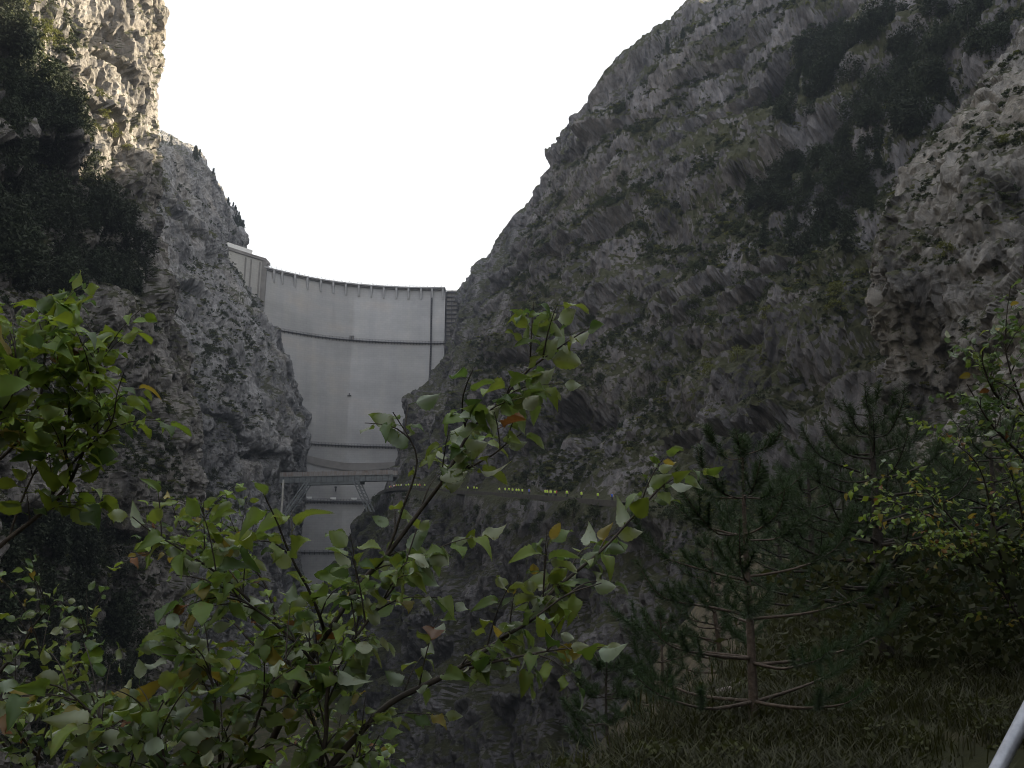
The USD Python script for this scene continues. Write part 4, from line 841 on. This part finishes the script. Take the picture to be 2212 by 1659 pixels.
def young_pine(base, height, label, seed, whorls=7, reach=1.1, trunk_r=.05, first=.12, density=900, bark=None, live=.3, L=.075, group=None):
    r = np.random.default_rng(seed); t = thing('pine_tree', label, 'pine tree', group, base)
    sway = r.normal(size=2) * .02
    tr = curve([(0, 0, -.4), (sway[0], sway[1], height * .33), (sway[0] * -1, sway[1], height * .66), (0, 0, height)], 16)
    obj('trunk', tube(tr, np.linspace(trunk_r, .008, 16), 9), bark or M_pinebark, t, smooth=True)
    nd = [needles_along(tr[-3:], r, density * 1.3, L * 1.1)]
    for w in range(whorls):
        fz = first + (0.93 - first) * w / (whorls - 1); z = fz * height; nb = r.integers(4, 6); a0 = r.uniform(0, 6.28)
        
        for k in range(nb):
            zk = z + r.uniform(-.03, .03) * height / 2.5; c0 = np.array([np.interp(zk, tr[:, 2], tr[:, j]) for j in range(3)]); a = a0 + k * 6.283 / nb + r.uniform(-.25, .25); rr = reach * (1.02 - fz) ** .75 * r.uniform(.75, 1.1) + .12
            d = np.array([math.cos(a), math.sin(a), 0]); up = rr * (.2 + .55 * fz) * r.uniform(.6, 1.3)
            c = curve([c0, c0 + d * rr * .35 + [0, 0, up * r.uniform(-.05, .2)], c0 + d * rr * .75 + [0, 0, up * .4], c0 + d * rr + [0, 0, up * 1.05]], 10)
            c = c + gaussian_filter(r.normal(size=c.shape), (1.5, 0)) * .03 * np.linspace(0, 1, 10)[:, None]
            obj('branch', tube(c, np.linspace(trunk_r * .3 * (1.1 - fz) + .004, .003, 10), 5), bark or M_pinebark, t, smooth=True)
            st = live * (1 - fz) + (.25 if fz < .3 else 0)
            nd.append(needles_along(c, r, density, L, start=min(st + .25, .75)))
            for q in range(5):
                x = r.uniform(max(st, .25), .95); i_ = int(x * 8); b0 = c[i_]; dd = c[i_ + 1] - c[i_]; dd /= np.linalg.norm(dd)
                sd = np.cross(dd, [0, 0, 1]) * (1 if q % 2 else -1); e = dd * .8 + sd * .7 + np.array([0, 0, .3]); e /= np.linalg.norm(e)
                sh = curve([b0, b0 + e * rr * .14, b0 + e * rr * .26 + [0, 0, .05]], 5)
                nd.append(needles_along(sh, r, density, L)); nd.append(tube(sh, .003, 3, cap=False))
    obj('needles', cat(nd), M_needle, t, kind='stuff')
    return t
BACK = [(1830, 20, 3.6, 'dark pine behind the gap between the two nearest pines'), (1962, 16, 3.1, 'bushy dark pine right behind the stout trunk'), (2110, 26, 4.6, 'dark pine at the back right under the rock rib'), (2195, 21, 4.4, 'dark pine cut by the right edge of the picture'), (1745, 31, 4.1, 'dark pine at the very back in the middle of the group'), (1905, 33, 5.2, 'tallest dark pine at the very back of the group')]
def stand(px, Y, dz=0.0):
    x = at(px, 1300, Y)[0]; return (x, Y, float(ground_z(x, Y)) + dz)
young_pine(stand(1618, 8.3), 2.45, 'young pine with bare lower whorls standing nearest in front of the grass', 1, 7, 1.45, .052, .08, 1000)
young_pine(stand(1905, 12.5), 3.5, 'taller dark pine with a stout trunk behind and right of the nearest young pine', 2, 10, 2.0, .13, .2, 420, M_trunk, .25, .1)
young_pine(stand(1545, 16), 2.9, 'slim pine seen behind the nearest young pine on its left', 3, 9, 1.3, .075, .25, 420, M_pinebark, .25, .1)
young_pine(stand(1425, 13), 2.2, 'short slim pine at the edge of the bank over the scree', 4, 7, 1.0, .05, .2, 520, M_pinebark, .2, .09)
young_pine(stand(2055, 19), 3.2, 'pine with a thin leaning trunk in the grass further right', 5, 9, 1.9, .1, .3, 320, M_trunk, .2, .11)
young_pine(stand(1310, 11), 1.9, 'low pine leaning over the bank edge left of the scree', 6, 6, .8, .04, .15, 620, M_trunk, .2, .085)
young_pine(stand(1760, 17), 3.3, 'dark pine between the nearest young pine and the stout one', 7, 10, 1.8, .1, .15, 330, M_trunk, .2, .11)
young_pine(stand(2160, 15), 3.9, 'dark pine standing behind the yellow green shrub at the right', 8, 9, 1.9, .1, .15, 330, M_trunk, .2, .11)
young_pine(stand(1985, 24), 4.8, 'tall dark pine at the back of the group near the rock rib', 9, 11, 2.3, .12, .1, 260, M_trunk, .2, .13)
young_pine(stand(1690, 25), 3.2, 'dark pine at the back left of the group under the grey slab', 10, 10, 1.9, .1, .1, 260, M_trunk, .2, .13)

for k, (px, Y, h_, lb) in enumerate(BACK): young_pine(stand(px, Y), h_, lb, 40 + k, 9, 1.7, .08, .12, 190, M_trunk, .2, .12)
# ------------------------------------------------------------------ grass and litter on the bank, stones of the scree
def grass_tuft(n_, h_, seed, spread=.12):
    r = np.random.default_rng(seed); p = np.c_[r.normal(size=(n_, 2)) * spread, np.zeros(n_)]; a = r.uniform(0, 6.28, n_); d = np.stack([np.cos(a), np.sin(a), 0 * a], 1)
    L = h_ * r.uniform(.5, 1.2, (n_, 1)); w = np.stack([-np.sin(a), np.cos(a), 0 * a], 1) * .0045
    m_ = p + d * L * .25 + [0, 0, 1] * L * .6; e = p + d * L * .7 + [0, 0, 1] * L * .85
    v = np.stack([p - w, p + w, m_ - w * .8, m_ + w * .8, e], 1).reshape(-1, 3); i_ = np.arange(n_) * 5
    return v, np.vstack([np.stack([i_, i_ + 1, i_ + 3], 1), np.stack([i_, i_ + 3, i_ + 2], 1), np.stack([i_ + 2, i_ + 3, i_ + 4], 1)])
r = np.random.default_rng(55)
gx_, gy_ = [], []
N_ = 9000
y = 3 + 37 * r.uniform(0, 1, N_) ** 1.5; x = np.interp(y, EDGE[:, 1], EDGE[:, 0]) - .6 + r.uniform(0, 1, N_) ** 1.1 * (4 + y * .62)
keep = fbm(np.stack([x, y, 0 * x], 1) / 1.7, 3, 12) > .3; x, y = x[keep], y[keep]
gp = np.stack([x, y, ground_z(x, y) - .01], 1); sc = r.uniform(.5, 1.35, len(x)) * (1 + y / 40)
instancer('grass', [(grass_tuft(44, .15, 1), M_grass), (grass_tuft(36, .2, 2, .16), M_grass), (foliage(70, .16, .2, .018, 71), M_weed)], gp, np.repeat(sc[:, None], 3, 1), r.uniform(0, 6.28, len(x)), r.choice(3, len(x), p=[.5, .33, .17]), 'olive and dry grass covering the bank under the pines', 'grass')
# out-of-view wood added to shade the foreground, and undergrowth below the right wall
fx, fy = [], []
for k in range(130):
    y = r.uniform(-22, 13); x = r.uniform(2.5, 26)
    if x > .62 * y + 5.5 if y > -2 else math.hypot(x, y) > 6: fx.append(x); fy.append(y)
fx, fy = np.array(fx), np.array(fy)
def tall_tree(seed):
    v, f = foliage(9000, 2.6, 5.5, .11, seed); v = v + [0, 0, 2.8]
    return cat([(v, f), tube([(0, 0, -.6), (.1, 0, 2), (0, .1, 5.5)], [.14, .11, .04], 10)])
instancer('woodland', [(tall_tree(91), M_bush), (tall_tree(92), M_conifer)], np.stack([fx, fy, ground_z(fx, fy)], 1), np.repeat(r.uniform(.8, 1.3, (len(fx), 1)), 3, 1), r.uniform(0, 6.28, len(fx)), r.integers(0, 2, len(fx)), 'unseen wood added around the viewpoint to shade the bank', 'woodland')
N_ = 900; y = 11 + 55 * r.uniform(0, 1, N_); x = np.interp(y, EDGE[:, 1], EDGE[:, 0]) + 1 + r.uniform(0, 1, N_) * (y * .75 + 4); keep = fbm(np.stack([x, y, 0 * x], 1) / 5, 3, 15) > .43
x, y = x[keep], y[keep]
instancer('undergrowth', [(foliage(900, 1.0, 1.5, .06, 93), M_bush), (foliage(900, 1.1, 1.2, .05, 94), M_weed), (foliage(900, .8, 2.2, .06, 95), M_conifer)], np.stack([x, y, ground_z(x, y) - .05], 1), np.repeat(r.uniform(.5, 1.3, (len(x), 1)), 3, 1), r.uniform(0, 6.28, len(x)), r.choice(3, len(x), p=[.5, .15, .35]), 'dark undergrowth below the right wall behind the pines', 'undergrowth')
M_stone = plain('scree_stone', (.16, .14, .13), .9, vary=.35, scale=6, bump=.5)
for k in range(46):
    px, py = R.gauss(1470, 55), R.gauss(1490, 22); Y = 1.6 / max(.09, math.tan(math.atan((py - CY) / F) - PITCH)); Y = min(max(Y, 8), 18)
    x = at(px, py, Y)[0]; z = float(ground_z(x, Y)); s_ = R.uniform(.06, .2)
    pts = np.random.default_rng(k).normal(size=(14, 3)); pts /= np.linalg.norm(pts, axis=1, keepdims=True); pts = pts * [1.2, 1, .65] * s_ + [x, Y, z + s_ * .2]
    obj('stone', mf.Manifold.hull_points(pts), M_stone, label='pale broken stone in the scree patch beside the slim pine', cat='stone', group='stones of the scree patch')

# ------------------------------------------------------------------ pale metal rail at the bottom right
M_rail = plain('galvanised_rail', (.30, .32, .36), .45, metallic=.5, vary=.22, scale=30)
hr = thing('handrail', 'pale grey metal rail slanting up out of the bottom right corner', 'handrail')
a, b_ = at(2120, 1730, 2.6), at(2270, 1440, 2.75); d = (b_ - a) / np.linalg.norm(b_ - a)
a0 = a - d * ((a[2] + .1) / d[2])
obj('tube', tube([a0, a, b_, b_ + d * .35], .020, 20), M_rail, hr, smooth=40)
obj('seam', tube([a0 + [-.012, -.017, 0], b_ + [-.012, -.017, 0]], .0035, 8), M_dark, hr)
obj('base_plate', box(a0 + [-.07, -.07, .05], a0 + [.07, .07, .12]), M_rail, hr)

# ------------------------------------------------------------------ air
if HAZE:
    hz = usdkit.material(stage, '/World/Looks/haze', {'v': ('principled_volume', {'color': (.84, .91, 1.0), 'density': HAZE, 'anisotropy': .35})}, volume='v.volume')
    bx_ = trimesh.creation.box((13000, 13000, 1100)); bx_.apply_translation((0, 0, -70 + 550))
    obj('haze', bx_, hz, kind='stuff')
print('leaves', nA, nB, nD, nE, nH, nK)
print('cliff faces', [d_['G'].shape for d_ in (right, leftw, left, rib)], 'z top', right['G'][..., 2].max())
